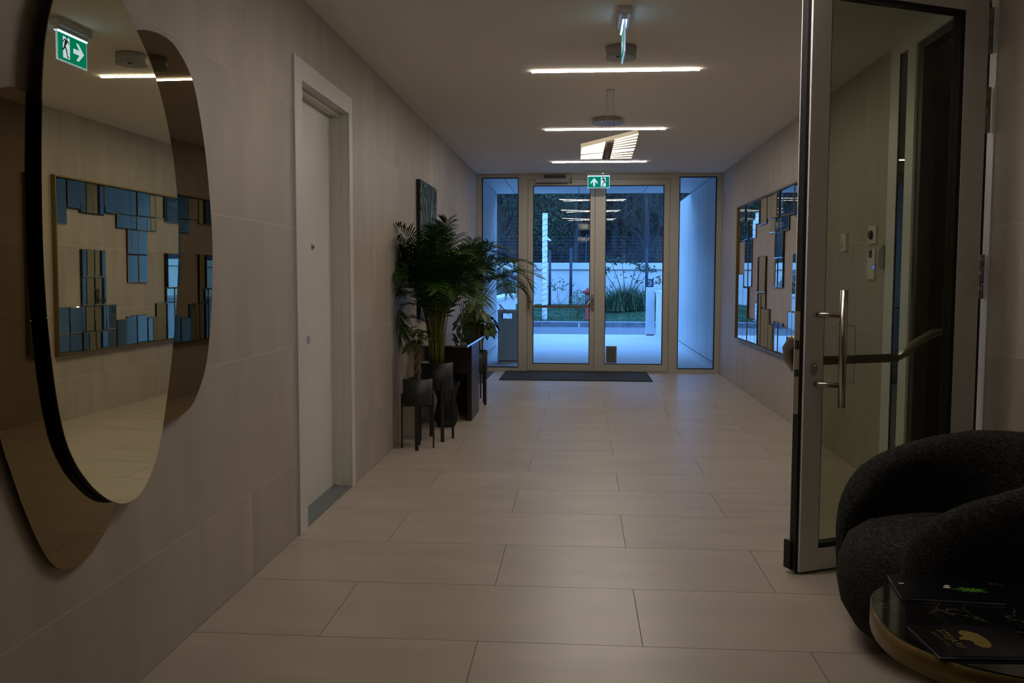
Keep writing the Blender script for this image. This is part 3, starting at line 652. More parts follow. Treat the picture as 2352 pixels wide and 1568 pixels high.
def frond(t, soil, az, lean, hs, L, bend, ll, rg, nl=27, wd=.0125):
    o = Vector(soil); d = Vector((math.cos(az), math.sin(az), 0)); P = []
    # petiole
    top = o+d*lean*hs+Vector((0, 0, hs)); ns = 5
    for i in range(ns+1):
        s = i/ns; P.append(lim(o+d*lean*hs*s*s+Vector((0, 0, hs*s))))
    bm = bmesh.new(); tube(bm, P, [.0075-.004*i/ns for i in range(ns+1)], 6); obj('stem', bm, M_STEM, t).location = -wloc(t)
    # rachis
    el = math.atan2(1, lean*2); Q = [P[-1]]; n = 10
    for i in range(n):
        el -= bend/n*(1+.6*i/n); q = Q[-1]+(d*math.cos(el)+Vector((0, 0, math.sin(el))))*L/n; Q.append(lim(q))
    bm = bmesh.new(); tube(bm, Q, [.0035-.0026*i/n for i in range(n+1)], 5)
    for k in range(nl):
        s = .06+.93*k/(nl-1); i = min(int(s*n), n-1); f = s*n-i; p = Q[i].lerp(Q[i+1], min(1, f)); ax = (Q[i+1]-Q[i]).normalized() if (Q[i+1]-Q[i]).length > 1e-5 else d
        sd = ax.cross(Vector((0, 0, 1))); sd = sd.normalized() if sd.length > .05 else d.cross(Vector((0, 0, 1))).normalized(); up = sd.cross(ax).normalized()
        for sg in (-1, 1):
            fwd = .35+.75*s+rg.uniform(-.08, .08); dd = (sd*sg+ax*fwd+up*(.35+rg.uniform(-.1, .15))).normalized()
            le = ll*(.55+.75*math.sin(math.pi*min(1, .12+.8*s)))*rg.uniform(.88, 1.1)
            blade(bm, p, dd, ax.cross(dd).cross(dd).normalized()*.999 if False else (ax-dd*ax.dot(dd)).normalized(), up, le, wd*rg.uniform(.8, 1.1), rg.uniform(.15, .4))
    obj('frond', bm, M_LEAF, t).location = -wloc(t)
def palm(label, c, z, seedn, specs, rnds, hs0, L0):
    t = thing('areca_palm', label, 'plant', (c[0], c[1], z), 0, None); rg = random.Random(seedn)
    for az, lean, hs, L, bend in specs:
        frond(t, (c[0]+rg.uniform(-.05, .05), c[1]+rg.uniform(-.05, .05), z), R(az), lean, hs, L, bend, .15, rg)
    for k in range(rnds):
        az = k*2.4+rg.uniform(-.4, .4)
        frond(t, (c[0]+.07*math.cos(az)*rg.random(), c[1]+.07*math.sin(az)*rg.random(), z), az, rg.uniform(.04, .20), hs0*rg.uniform(.60, 1.12), L0*rg.uniform(.75, 1.15), rg.uniform(.5, 1.7), .17, rg)
    return t
palm('large green palm, nearest, rising from the taller front planter', (-1.166, 7.354), .61, 11,
     [(215, .20, .62, .58, 1.5), (200, .18, .70, .52, 1.1), (250, .16, .72, .54, 1.0), (300, .08, .76, .50, .9), (340, .12, .72, .52, 1.2), (0, .18, .66, .54, 1.5), (325, .18, .52, .52, 1.8), (90, .06, .80, .44, .7), (225, .24, .40, .52, 2.0), (205, .26, .30, .50, 2.1), (20, .14, .70, .52, 1.2), (270, .08, .76, .46, .7), (310, .04, .80, .42, .5), (240, .16, .56, .54, 1.3), (285, .16, .50, .52, 1.5), (230, .1, .80, .5, .9)], 38, .62, .48)
palm('second green palm, farther, spreading in front of the left side window', (-1.215, 9.88), .61, 23,
     [(0, .34, .78, .48, 1.3), (-10, .40, .70, .50, 1.7), (20, .42, .66, .48, 1.6), (-30, .3, .80, .48, 1.5), (5, .22, .86, .46, 1.9), (-60, .28, .74, .45, 1.5), (10, .5, .58, .44, 1.5), (-20, .44, .66, .55, 1.1), (90, .1, .75, .4, 1.0), (-40, .36, .66, .5, 1.9), (0, .15, .9, .42, 1.6)], 16, .72, .42)
def umbrella_plant(label, c, z, h, crown, nclu, seedn, rad, droop=.5, lf=.085):
    t = thing('umbrella_plant', label, 'plant', (c[0], c[1], z)); rg = random.Random(seedn)
    for k in range(3):
        bm = bmesh.new(); tube(bm, [(.018*math.cos(k*2.094+i*.9), .018*math.sin(k*2.094+i*.9), h*i/9) for i in range(10)], .0105, 7); obj('trunk', bm, M_BARK, t)
    for k in range(nclu):
        az = k*2.4; rr_ = rad*math.sqrt((k+.5)/nclu)*rg.uniform(.7, 1.05); zz = h+crown*(rg.random()-.28)*(1.1-rr_/rad*.4)
        e = Vector((rr_*math.cos(az), rr_*math.sin(az), zz))
        e.x = max(e.x, XL+.09-c[0])
        bm = bmesh.new(); b0_ = Vector((0, 0, h*rg.uniform(.78, .98)))
        tube(bm, [b0_, b0_.lerp(e, .5)+Vector((0, 0, .02)), e], [.004, .003, .002], 5); br = obj('branch', bm, M_STEM, t)
        nrm = (e-Vector((0, 0, h-.1))).normalized(); a1 = nrm.orthogonal().normalized(); a2 = nrm.cross(a1)
        for j in range(7):
            a = 2*math.pi*j/7+rg.uniform(-.2, .2); d = (a1*math.cos(a)+a2*math.sin(a)+nrm*.25).normalized(); L = lf*rg.uniform(.8, 1.15); sd = d.cross(nrm).normalized()
            bm = bmesh.new(); mid = []
            for i in range(5):
                s = i/4; ww = [.004, .6, 1, .75, 0][i]*L*.27; cc = e+d*L*(.15+.85*s)-Vector((0, 0, droop*L*s*s)); cc.x = max(cc.x, XL+.02-c[0])
                mid.append([bm.verts.new(cc-sd*ww), bm.verts.new(cc-nrm*.003), bm.verts.new(cc+sd*ww)])
            for i in range(4):
                for q in (0, 1): bm.faces.new((mid[i][q], mid[i][q+1], mid[i+1][q+1], mid[i+1][q])).smooth = True
            obj('leaf', bm, M_SCH, br)
    return t
umbrella_plant('small umbrella plant with braided trunk, nearest, by left wall', (-1.256, 6.975), .52, .30, .20, 9, 5, .11, .35, .075)
umbrella_plant('bushy umbrella plant with braided trunk beyond the console', (-1.06, 9.46), .54, .32, .34, 24, 9, .26, .45, .10)

# ------------------------------------------------------------------ console table
cs = thing('console_table', 'dark console with smoked glass top against the left wall', 'console table', (-1.2, 8.45, 0))
kid('glass_top', XL+.004, -.948, 7.62, 9.29, .742, .756, M_SMOKE, cs)
kid('edge_strip', -.9478, -.943, 7.62, 9.29, .741, .757, M_GLEDGE, cs)
kid('panel_leg', -1.40, -1.005, 8.86, 8.93, 0, .742, M_CONS, cs); kid('panel_leg', -1.03, -.99, 8.32, 8.93, 0, .742, M_CONS, cs)
kid('apron', -1.36, -1.031, 8.32, 8.36, .44, .742, M_CONS, cs)
st = thing('faceted_stool', 'black faceted hourglass stool under the console', 'stool', (-1.18, 8.02, 0))
bm = bmesh.new(); prev = None
for i, (r_, z_) in enumerate([(.085, 0), (.125, .075), (.092, .235), (.092, .25), (.135, .38), (.13, .40)]):
    rg_ = ring(bm, [(r_*math.cos(R(60*k+(30 if i % 2 else 30))), r_*math.sin(R(60*k+30)), z_) for k in range(6)])
    if prev: bridge(bm, prev, rg_, 0, False)
    else: bm.faces.new(rg_[::-1])
    prev = rg_
bm.faces.new(prev); obj('body', bm, mat('black_lacquer', (.008, .008, .009), .22), st)

# ------------------------------------------------------------------ armchair
AC = Vector((1.428, 3.34, 0)); AF = R(186)   # AF: direction the seat faces
ch = thing('armchair', 'rounded charcoal tweed tub armchair at the right edge', 'armchair', AC, AF)
mt = mat('charcoal_tweed', (.02, .02, .022), .95, spec=.1)
t = mt.node_tree; n = t.nodes; co = n.new('ShaderNodeTexCoord'); prevn = None
outs = []
for sc_ in ((520, 520, 60), (60, 60, 520), (300, 40, 60)):
    mpn = n.new('ShaderNodeMapping'); mpn.inputs['Scale'].default_value = sc_
    nz = n.new('ShaderNodeTexNoise'); nz.inputs['Scale'].default_value = 1.; nz.inputs['Detail'].default_value = 2
    t.links.new(co.outputs['Object'], mpn.inputs[0]); t.links.new(mpn.outputs[0], nz.inputs['Vector']); outs.append(nz.outputs[0])
mxm = n.new('ShaderNodeMath'); mxm.operation = 'MAXIMUM'; t.links.new(outs[0], mxm.inputs[0]); t.links.new(outs[1], mxm.inputs[1])
crp = n.new('ShaderNodeValToRGB'); crp.color_ramp.elements[0].position = .52; crp.color_ramp.elements[0].color = (.013, .0125, .0135, 1); crp.color_ramp.elements[1].position = .78; crp.color_ramp.elements[1].color = (.13, .12, .108, 1)
t.links.new(mxm.outputs[0], crp.inputs[0]); t.links.new(crp.outputs[0], n['Principled BSDF'].inputs['Base Color'])
bp = n.new('ShaderNodeBump'); bp.inputs['Strength'].default_value = .35; bp.inputs['Distance'].default_value = .002; t.links.new(mxm.outputs[0], bp.inputs['Height']); t.links.new(bp.outputs[0], n['Principled BSDF'].inputs['Normal'])
# seat: squat rounded drum pushed forward
bm = bmesh.new(); seg = 48
prof = [(.02, .035), (.30, .035), (.36, .06), (.405, .14), (.42, .22), (.415, .30), (.39, .37), (.34, .41), (.25, .425), (.12, .43), (.02, .43)]
prev = None
for r_, z_ in prof:
    rg_ = ring(bm, [(r_*math.cos(2*math.pi*k/seg)*1.06+.02, r_*math.sin(2*math.pi*k/seg)*.98, z_) for k in range(seg)])
    if prev: bridge(bm, prev, rg_)
    else: bm.faces.new(rg_[::-1])
    prev = rg_
bm.faces.new(prev); obj('seat', bm, mt, ch)
# wrap-round back and arms: cross-sections swept round the seat, high at the back, dying into the seat front
bm = bmesh.new(); NA, NB = 61, 24; rings = []
PH = R(146)
for i in range(NA):
    u = -1+2*i/(NA-1); phi = math.pi+u*PH; au = abs(u)
    e = max(0, 1-((au-.80)/.20)**2) if au > .80 else 1.; e = math.sqrt(max(e, 0.0))
    top = .762-.030*min(1, au/.5)-.19*max(0, (au-.42)/.58)**1.4
    top = .40+(top-.40)*(.10+.90*e); th_ = (.085+.02*(1-au))*(.18+.82*e); Rm = .388-.005*au
    zlo = .05; rg_ = []
    for j in range(NB):
        a = 2*math.pi*j/NB; ca, sa = math.cos(a), math.sin(a)
        hz = (top-zlo)/2; zc = zlo+hz
        q = .62; cz = math.copysign(abs(sa)**q, sa); cr_ = math.copysign(abs(ca)**.75, ca)
        z = zc+hz*cz
        bul = .030*math.sin(math.pi*min(1, max(0, (z-.0)/.72)))-.05*max(0, (.16-z)/.16)
        r_ = Rm+th_*cr_+bul
        rg_.append((r_*math.cos(phi)*(1.06 if math.cos(phi) > 0 else 1.0), r_*math.sin(phi), z))
    rings.append(ring(bm, rg_))
for a, b in zip(rings, rings[1:]): bridge(bm, a, b)
bm.faces.new(rings[0][::-1]); bm.faces.new(rings[-1]); fix(bm)
obj('back_and_arms', bm, mt, ch)
bm = bmesh.new(); lathe(bm, [(.30, 0), (.31, .036)], 32); obj('plinth', bm, M_MATTBLK, ch)

# ------------------------------------------------------------------ side table with books
tb = thing('side_table', 'low pebble-shaped black marble table with brass rim', 'side table', (1.12, 2.53, 0))
OUT = [(.828, 2.431), (.832, 2.56), (.871, 2.698), (.947, 2.80), (1.06, 2.89), (1.19, 2.945), (1.285, 2.94), (1.335, 2.865), (1.375, 2.72), (1.395, 2.5), (1.365, 2.3), (1.28, 2.16), (1.16, 2.115), (1.045, 2.15), (.935, 2.216), (.855, 2.33)]
OUT = [(x-1.12, y-2.53) for x, y in catmull(OUT, 6)]
bm = bmesh.new(); prism(bm, OUT, .338, .3985, 'z', smooth=True); fix(bm); obj('brass_rim', bm, M_BRASS, tb)
bm = bmesh.new(); prism(bm, [(x*.985, y*.985) for x, y in OUT], .3986, .402, 'z'); fix(bm); obj('marble_top', bm, M_MARBLE, tb)
t = M_MARBLE.node_tree; n = t.nodes; co = n.new('ShaderNodeTexCoord'); nz = n.new('ShaderNodeTexNoise'); nz.inputs['Scale'].default_value = 2.6; nz.inputs['Detail'].default_value = 5; nz.inputs['Distortion'].default_value = .8
ab = n.new('ShaderNodeMath'); ab.operation = 'SUBTRACT'; ab.inputs[1].default_value = .5; ab2 = n.new('ShaderNodeMath'); ab2.operation = 'ABSOLUTE'
crp = n.new('ShaderNodeValToRGB'); crp.color_ramp.elements[0].position = .0; crp.color_ramp.elements[0].color = (.14, .115, .09, 1); crp.color_ramp.elements[1].position = .004; crp.color_ramp.elements[1].color = (.008, .008, .009, 1)
t.links.new(co.outputs['Object'], nz.inputs['Vector']); t.links.new(nz.outputs[0], ab.inputs[0]); t.links.new(ab.outputs[0], ab2.inputs[0]); t.links.new(ab2.outputs[0], crp.inputs[0]); t.links.new(crp.outputs[0], n['Principled BSDF'].inputs['Base Color'])
bm = bmesh.new(); lathe(bm, [(.17, 0), (.17, .012), (.05, .02), (.04, .03), (.04, .338)], 32); obj('pedestal', bm, M_BRASS, tb)
def book(label, A_, B_, C_, th, z):
    """A_ far-left, B_ near-left, C_ near-right corners on the table"""
    A_, B_, C_ = Vector((*A_, 0)), Vector((*B_, 0)), Vector((*C_, 0)); D_ = A_+C_-B_; c = (A_+C_)/2
    t = thing('magazine', label, 'magazine', (c.x, c.y, z))
    def P(u, v): return [(p.x, p.y) for p in ((B_-c)+(C_-B_)*a+(A_-B_)*b for a, b in ((u, v), (1-u, v), (1-u, 1-v), (u, 1-v)))]
    bm = bmesh.new(); prism(bm, P(.0, .0), 0, .0018, 'z'); prism(bm, P(0, 0), th-.0018, th, 'z'); fix(bm); obj('cover', bm, M_BOOKBLK, t)
    bm = bmesh.new(); prism(bm, P(.008, .008), .0018, th-.0018, 'z'); fix(bm); obj('pages', bm, M_PAPER, t)
    return t, c, (C_-B_).normalized(), (A_-B_).normalized()
k1, c1, ex, ey = book('black magazine with lime green leaf print, farther one on table', (.971, 2.865), (.943, 2.658), (1.229, 2.632), .009, .4021)
def flat(par, pts, z, m, name):
    bm = bmesh.new(); bm.faces.new([bm.verts.new((x, y, z)) for x, y in pts]); fix(bm)
    return obj(name, bm, m, par)
bm = bmesh.new()
for k in range(9):
    a = k*.70+.2; L = (.05, .035, .028, .045, .06, .04, .03, .035, .055)[k]; cx, cyy = 1.17-c1.x, 2.735-c1.y; d = Vector((math.cos(a), math.sin(a)*.8)); s_ = Vector((-d.y, d.x))*.006
    v = [(cx, cyy), (cx+d.x*L*.5+s_.x, cyy+d.y*L*.5+s_.y), (cx+d.x*L, cyy+d.y*L), (cx+d.x*L*.5-s_.x, cyy+d.y*L*.5-s_.y)]
    bm.faces.new([bm.verts.new((x, y, .0094+k*.00003)) for x, y in v])
fix(bm); obj('leaf_print', bm, M_LEAFPR, k1)
for q, (x, y, r_) in enumerate(((1.108, 2.752, .008), (1.115, 2.768, .006), (.985, 2.78, .006))):
    flat(k1, [(x-c1.x+r_*1.5*math.cos(i*.785), y-c1.y+r_*math.sin(i*.785)) for i in range(8)], .0095, M_WHITE, 'droplet_print')
k2, c2, ex, ey = book('black magazine with gold tree emblem, nearer one on table', (.882, 2.441), (.891, 2.24), (1.16, 2.251), .009, .4021)
cr_pts = [(1.0, 2.40), (1.012, 2.412), (1.03, 2.405), (1.045, 2.39), (1.052, 2.365), (1.053, 2.335), (1.046, 2.31), (1.032, 2.297), (1.018, 2.303), (1.008, 2.32), (1.012, 2.335), (1.004, 2.345), (.990, 2.350), (.984, 2.345), (.984, 2.358), (.992, 2.366), (1.002, 2.372), (.997, 2.385)]
flat(k2, [(x-c2.x, y-c2.y) for x, y in cr_pts], .0094, M_GOLD, 'tree_emblem')
def text(par, body, size, loc, rot, m, name='lettering', ext=.0001):
    cu = bpy.data.curves.new(name, 'FONT'); cu.body = body; cu.size = size; cu.extrude = ext; cu.align_x = 'CENTER'; cu.align_y = 'CENTER'; cu.space_character = 1.12
    tmp = bpy.data.objects.new(name, cu); C.objects.link(tmp); bpy.context.view_layer.update(); me = bpy.data.meshes.new_from_object(tmp.evaluated_get(bpy.context.evaluated_depsgraph_get())); bpy.data.objects.remove(tmp); me.materials.clear(); me.materials.append(m); o = bpy.data.objects.new(name, me); C.objects.link(o); o.parent = par; o.location = loc; o.rotation_euler = rot; return o
text(k2, 'STEJARII', .030, (.963-c2.x, 2.352-c2.y, .0095), (0, 0, R(-84)), M_GOLD)
text(k2, 'RESIDENTIAL CLUB', .0095, (.936-c2.x, 2.352-c2.y, .0095), (0, 0, R(-84)), M_GOLD)

# ------------------------------------------------------------------ outside: porch
XPL, XPR, YP, ZP = -1.50, 1.97, 16.5, 2.85
Y2 = YE+FD
def panelwall(name, label, x, sgn, y0, y1, zt, xs):
    bm = bmesh.new(); a, b = (x-.25, x-.008) if sgn > 0 else (x+.008, x+.25); box(bm, a, b, y0, y1, 0, zt)
    wl_ = struct(name, label, 'wall', bm, M_GREYD)
    y = y0
    while y < y1-.05:
        ye = min(y+xs, y1); bm = bmesh.new(); box(bm, -.008 if sgn > 0 else 0, 0 if sgn > 0 else .008, .007, ye-y-.007, .10, zt-.02)
        obj('wall_panel', bm, M_OUTP, wl_, (x, y, 0)); y = ye
    bm = bmesh.new(); box(bm, -.002 if sgn > 0 else -.006, .006 if sgn > 0 else .002, 0, y1-y0, 0, .086); obj('skirting', bm, M_OUTP, wl_, (x, y0, 0))
    return wl_
panelwall('wall_porch_left', 'white panelled wall on the left of the outside porch', XPL, 1, Y2, YP, ZP, 1.2)
panelwall('wall_porch_right', 'white panelled wall on the right of the outside porch', XPR, -1, Y2, 19.3, ZP, 1.25)
bm = bmesh.new(); box(bm, XPL-.6, XPR+.6, Y2, YP, ZP+.004, ZP+.5)
pc = struct('ceiling_porch', 'white panelled soffit of the outside porch', 'ceiling', bm, M_GREYD)
for i, (a, b) in enumerate(((XPL-.6, -1.16), (-1.16, -.02), (-.02, 1.12), (1.12, XPR+.6))):
    for c, d in ((Y2, 14.6), (14.6, YP)):
        bm = bmesh.new(); box(bm, .008, b-a-.008, .008, d-c-.008, -.004, .004); obj('soffit_panel', bm, M_OUTP, pc, (a, c, ZP))
bm = bmesh.new(); box(bm, -4, XPL-.25, Y2-.1, Y2+.15, 0, 6); box(bm, XPR+.25, 9, Y2-.1, Y2+.15, 0, 6); box(bm, -4, 9, Y2-.1, Y2+.15, ZP+.5, 7); box(bm, XL-.3, XR+.3, Y2-.07, Y2, H-.002, ZP+.5)
box(bm, XPL-.26, XL, YE, Y2, 0, H); box(bm, XR, XPR+.26, YE, Y2, 0, H)
struct('wall_facade', 'white rendered facade around the entrance porch outside', 'wall', bm, M_OUTW)
mpav = mat('white_paving', (.62, .65, .68), .7)
t = mpav.node_tree; n = t.nodes; co = n.new('ShaderNodeTexCoord'); br = n.new('ShaderNodeTexBrick'); br.inputs['Scale'].default_value = 1; br.inputs['Brick Width'].default_value = 1.2; br.inputs['Row Height'].default_value = .6
br.inputs['Mortar Size'].default_value = .006; br.inputs['Color1'].default_value = (.54, .52, .53, 1); br.inputs['Color2'].default_value = (.50, .49, .50, 1); br.inputs['Mortar'].default_value = (.36, .36, .38, 1)
t.links.new(co.outputs['Object'], br.inputs['Vector']); t.links.new(br.outputs[0], n['Principled BSDF'].inputs['Base Color'])
bm = bmesh.new(); box(bm, -8, 8, YE+.02, 21.4, -.2, 0); struct('paving', 'white paved forecourt outside the entrance doors', 'paving', bm, mpav)
bm = bmesh.new(); box(bm, -20, 20, 21.4, 24.62, -.2, -.004); struct('road', 'grey asphalt lane crossing beyond the forecourt', 'road', bm, M_ROAD)
kb = thing('kerb', 'low concrete kerb along the far side of the lane', 'kerb', (0, 24.62, 0), kind='structure')
for i in range(20):
    x = -10+i; bm = bmesh.new(); box(bm, .004, .996, 0, .16, -.15, .125); o = obj('kerb_stone', bm, M_KERB, kb, (x, 0, 0))
    bm = bmesh.new(); box(bm, .004, .996, 0, .16, .1251, .142); obj('kerb_cap', bm, M_KTOP, o)
bm = bmesh.new(); N = 24; g = [[bm.verts.new((-16+32*i/N, 24.78+5.3*j/N, .10+.36*j/N+.03*noise.noise(Vector((i*.5, j*.5, 0))))) for j in range(N+1)] for i in range(N+1)]
for i in range(N):
    for j in range(N): bm.faces.new((g[i][j], g[i+1][j], g[i+1][j+1], g[i][j+1])).smooth = True
lawn = struct('lawn', 'strip of dark green lawn rising towards the white garden wall', 'lawn', bm, M_GRASS)
bm = bmesh.new(); rg = random.Random(5)
for k in range(14000):
    y = 24.8+5.1*rg.random(); x = rg.uniform(-3.6, 3.4); z = .09+.36*(y-24.78)/5.3; h = rg.uniform(.03, .075); a = rg.random()*6.28; dx, dy = math.cos(a)*.008, math.sin(a)*.008
    bm.faces.new([bm.verts.new(p) for p in ((x-dx, y-dy, z), (x+dx, y+dy, z), (x+rg.uniform(-.03, .03), y+rg.uniform(-.03, .03), z+h))])
tag(obj('grass', bm, M_GRASS), 'short grass blades covering the lawn beyond the lane', 'grass', kind='stuff')
bm = bmesh.new(); box(bm, -14, 12, 30.0, 30.2, .2, 1.58); gw = struct('wall_garden', 'long white garden wall with coping behind the lawn', 'wall', bm, M_OUTW)
bm = bmesh.new(); box(bm, -14, 12, 29.93, 30.26, 1.60, 1.82); obj('coping', bm, M_OUTW, gw)
bm = bmesh.new(); box(bm, -14, 12, 29.99, 30.21, 1.58, 1.60); obj('shadow_gap', bm, M_NAVY, gw)
bm = bmesh.new(); N = 90
g = []
for i in range(N+1):
    col = []
    for j in range(41):
        s = j/40; x = -26+52*i/N; y = 31.2+7*s; z = .2+11*s**.9; q = noise.fractal(Vector((x*.5, y*.5, z*.5)), 1, 2, 4)
        col.append(bm.verts.new((x, y+q*1.1-1.0*0, z+q*.5)))
    g.append(col)
for i in range(N):
    for j in range(40): bm.faces.new((g[i][j], g[i+1][j], g[i+1][j+1], g[i][j+1]))
struct('sky_gap_bank', 'steep dark bank added behind the garden wall to block sky gaps', 'bank', bm, M_BANK)  # added slope that keeps bright sky from showing between the trees
# slatted fence on the wall
fn = thing('fence', 'dark wire fence standing on top of the garden wall', 'fence', (0, 30.1, 1.82))
for i in range(14):
    kid('post', -13.8+i*2, -13.76+i*2, 30.08, 30.14, 1.82, 2.75, M_NAVY, fn)
for k in range(8):
    kid('rail', -14, 12, 30.10, 30.115, 1.90+k*.11, 1.912+k*.11, M_NAVY, fn)
# porch-side low walls, pillar, sign
lw = thing('low_wall', 'low white wall left of the forecourt behind the bin', 'wall', (-1.75, 21.5, 0))
kid('wall_body', -1.95, -1.72, 16.6, 24.6, 0, .84, M_OUTW, lw); kid('coping', -2.0, -1.68, 16.6, 24.6, .84, .90, M_OUTW, lw); kid('vent_plate', -1.72, -1.71, 19.6, 20.1, .52, .74, M_LGREY, lw)
lw = thing('low_wall', 'low white capped wall right of the forecourt by the pillar', 'wall', (1.86, 20, 0))
kid('wall_body', 1.76, 2.02, 19.3, 21.0, 0, 1.0, M_OUTW, lw); kid('coping', 1.745, 2.05, 19.3, 21.05, 1.0, 1.05, M_OUTW, lw)
pl = thing('pillar', 'short white pillar carrying the house number 3', 'pillar', (1.64, 21.2, 0))
kid('shaft', 1.55, 1.74, 21.1, 21.29, .03, 1.12, M_OUTW, pl, .004); kid('base', 1.56, 1.73, 21.11, 21.28, 0, .03, M_GREYD, pl)
nb = thing('number_sign', 'dark blue square sign with pale number 3 on pillar', 'sign', (1.62, 21.1, 1.21))
kid('sign_panel', 1.53, 1.708, 21.11, 21.14, 1.121, 1.305, M_NAVY, nb)
bm = bmesh.new(); 
for a, b, c, d in ((-.036, .030, .043, .056), (-.020, .030, -.007, .006), (-.036, .030, -.058, -.045), (.022, .036, -.050, .050), (-.040, -.028, .024, .050), (-.040, -.028, -.050, -.026)): box(bm, a, b, -.003, .0, c, d)
o = obj('numeral', bm, M_OUTW, nb); o.location = (.0, .008, .003)
# ash bin
bn = thing('waste_bin', 'tall grey box-shaped bin with slot outside left window', 'bin', (-1.114, 14.25, 0))
bm = bmesh.new()
for a, b, c, d in cells(-.153, .153, .04, .82, [(-.095, .07, .695, .775)]): box(bm, a, b, -.153, -.14, c, d)
box(bm, -.153, -.14, -.14, .153, .04, .82); box(bm, .14, .153, -.14, .153, .04, .82)
for a, b, c, d in cells(-.14, .14, .04, .82, [(-.095, .085, .67, .78)]): box(bm, a, b, .14, .153, c, d)
box(bm, -.153, .153, -.153, .153, .82, .828)
obj('body', bm, M_BIN, bn); bm = bmesh.new(); box(bm, -.16, .16, -.16, .16, 0, .022); obj('base_plate', bm, M_BIN, bn)
bm = bmesh.new(); box(bm, -.145, .145, -.145, .145, .022, .04); obj('plinth', bm, M_GREYD, bn)
# hydrant
hd = thing('fire_hydrant', 'red fire hydrant on the lawn beside the bush', 'hydrant', (.235, 25.5, .14))
bm = bmesh.new(); lathe(bm, [(.09, 0), (.09, .04), (.06, .05), (.06, .42)], 20); obj('lower_barrel', bm, M_RED, hd)
bm = bmesh.new(); lathe(bm, [(.075, .42), (.075, .74)], 20); obj('middle_barrel', bm, M_GREYD, hd)
bm = bmesh.new(); lathe(bm, [(.10, .74), (.10, .78), (.085, .83), (.05, .87), (.025, .88), (.025, .91)], 20); tube(bm, [(-.14, 0, .79), (.14, 0, .79)], .035, 12); obj('bonnet', bm, M_RED, hd)
# wrapped trunk with its tree
wt = thing('wrapped_post', 'slender white-wrapped trunk standing on the lawn', 'post', (-.965, 25.4, .12))
bm = bmesh.new(); P = [(0, 0, z*.1) for z in range(31)]; tube(bm, P, [.074+.004*((i*7) % 3-1) for i in range(31)], 14); obj('wrapping', bm, M_WRAP, wt)
bm = bmesh.new(); tube(bm, [(.081*math.cos(i*.5), .081*math.sin(i*.5), .04+i*.0118) for i in range(250)], .004, 5); obj('cord', bm, M_GREYD, wt)
bm = bmesh.new(); tube(bm, [(.07, 0, 2.30), (.12, -.03, 2.26), (.17, -.05, 2.24)], [.03, .03, .02], 8); obj('loose_fold', bm, M_WRAP, wt)
for (nm, lb, x, y, z0, z1, r_) in (('lamp_post', 'thin dark post just right of the wrapped trunk', -.96+.02, 29, .35, 2.2, .045), ('lamp_post', 'dark blue post in front of the garden wall', -.275, 29.6, .4, 2.3, .05), ('lamp_post', 'dark thin post behind the number sign pillar', 2.17, 29.6, .4, 2.3, .05)):
    p_ = thing(nm, lb, 'post', (x, y, 0)); bm = bmesh.new(); tube(bm, [(0, 0, z0), (0, 0, z1)], r_, 12); obj('pole', bm, M_NAVY, p_); bm = bmesh.new(); lathe(bm, [(r_*1.8, z0-.02), (r_*1.8, z0+.04)], 12); obj('foot', bm, M_NAVY, p_)
# vegetation
def cloud(bm, c, rad, n, size, rg, flat_=.9):
    for k in range(n):
        v = Vector((rg.gauss(0, 1), rg.gauss(0, 1), rg.gauss(0, 1))).normalized()*(rg.random()**.4)
        p = Vector((c[0]+v.x*rad[0], c[1]+v.y*rad[1], c[2]+v.z*rad[2])); a = Vector((rg.gauss(0, 1), rg.gauss(0, 1), rg.gauss(0, 1))).normalized(); b = a.orthogonal().normalized(); s = size*rg.uniform(.6, 1.3)
        bm.faces.new([bm.verts.new(q) for q in (p-a*s, p+b*s*.42, p+a*s, p-b*s*.42)])
def twigs(bm, base, n, L, spread, rg, r0_=.01, up=1.):
    for k in range(n):
        d = Vector((rg.gauss(0, spread), rg.gauss(0, spread), up)).normalized(); P = [Vector(base)+Vector((rg.gauss(0, .04), rg.gauss(0, .04), 0))]
        LL = L*rg.uniform(.6, 1.1)
        for i in range(5):
            d = (d+Vector((rg.gauss(0, .26), rg.gauss(0, .26), -.03))).normalized(); P.append(P[-1]+d*LL/5)
        tube(bm, P, [r0_*(1-.8*i/5) for i in range(6)], 4, cap=False)
def tree(label, x, y, z, h, rad, n, seedn, m=M_DLEAF, size=.13, cat='tree', name='tree'):
    rg = random.Random(seedn); t = thing(name, label, cat, (x, y, z))
    bm = bmesh.new(); tube(bm, [(0, 0, -.3), (.05, 0, h*.3), (-.05, .05, h*.65)], [.16, .12, .06], 9); twigs(bm, (0, 0, h*.3), 6, h*.5, .8, rg, .025); obj('trunk', bm, M_TRUNK, t)
    bm = bmesh.new(); cloud(bm, (0, 0, h*.62), rad, n, size, rg); obj('foliage', bm, m, t)
tree('dark broad tree behind the wall, at the left side window', -4.2, 33.0, 1.8, 6.2, (2.4, 1.3, 2.7), 9000, 1, size=.07)
tree('leafy dark green tree behind the wall beside the wrapped trunk', -1.2, 31.8, 1.2, 5.2, (1.6, .8, 2.4), 9000, 2, M_DLEAF2, .055)
tree('dark tree behind the wall, middle, over the meeting door stiles', 1.2, 32.6, 1.5, 6.0, (1.8, 1.0, 2.6), 8000, 3, size=.07)
tree('dark broad tree behind the wall, at the right side window', 5.6, 33.2, 1.8, 6.4, (2.6, 1.3, 2.8), 9000, 4, size=.07)
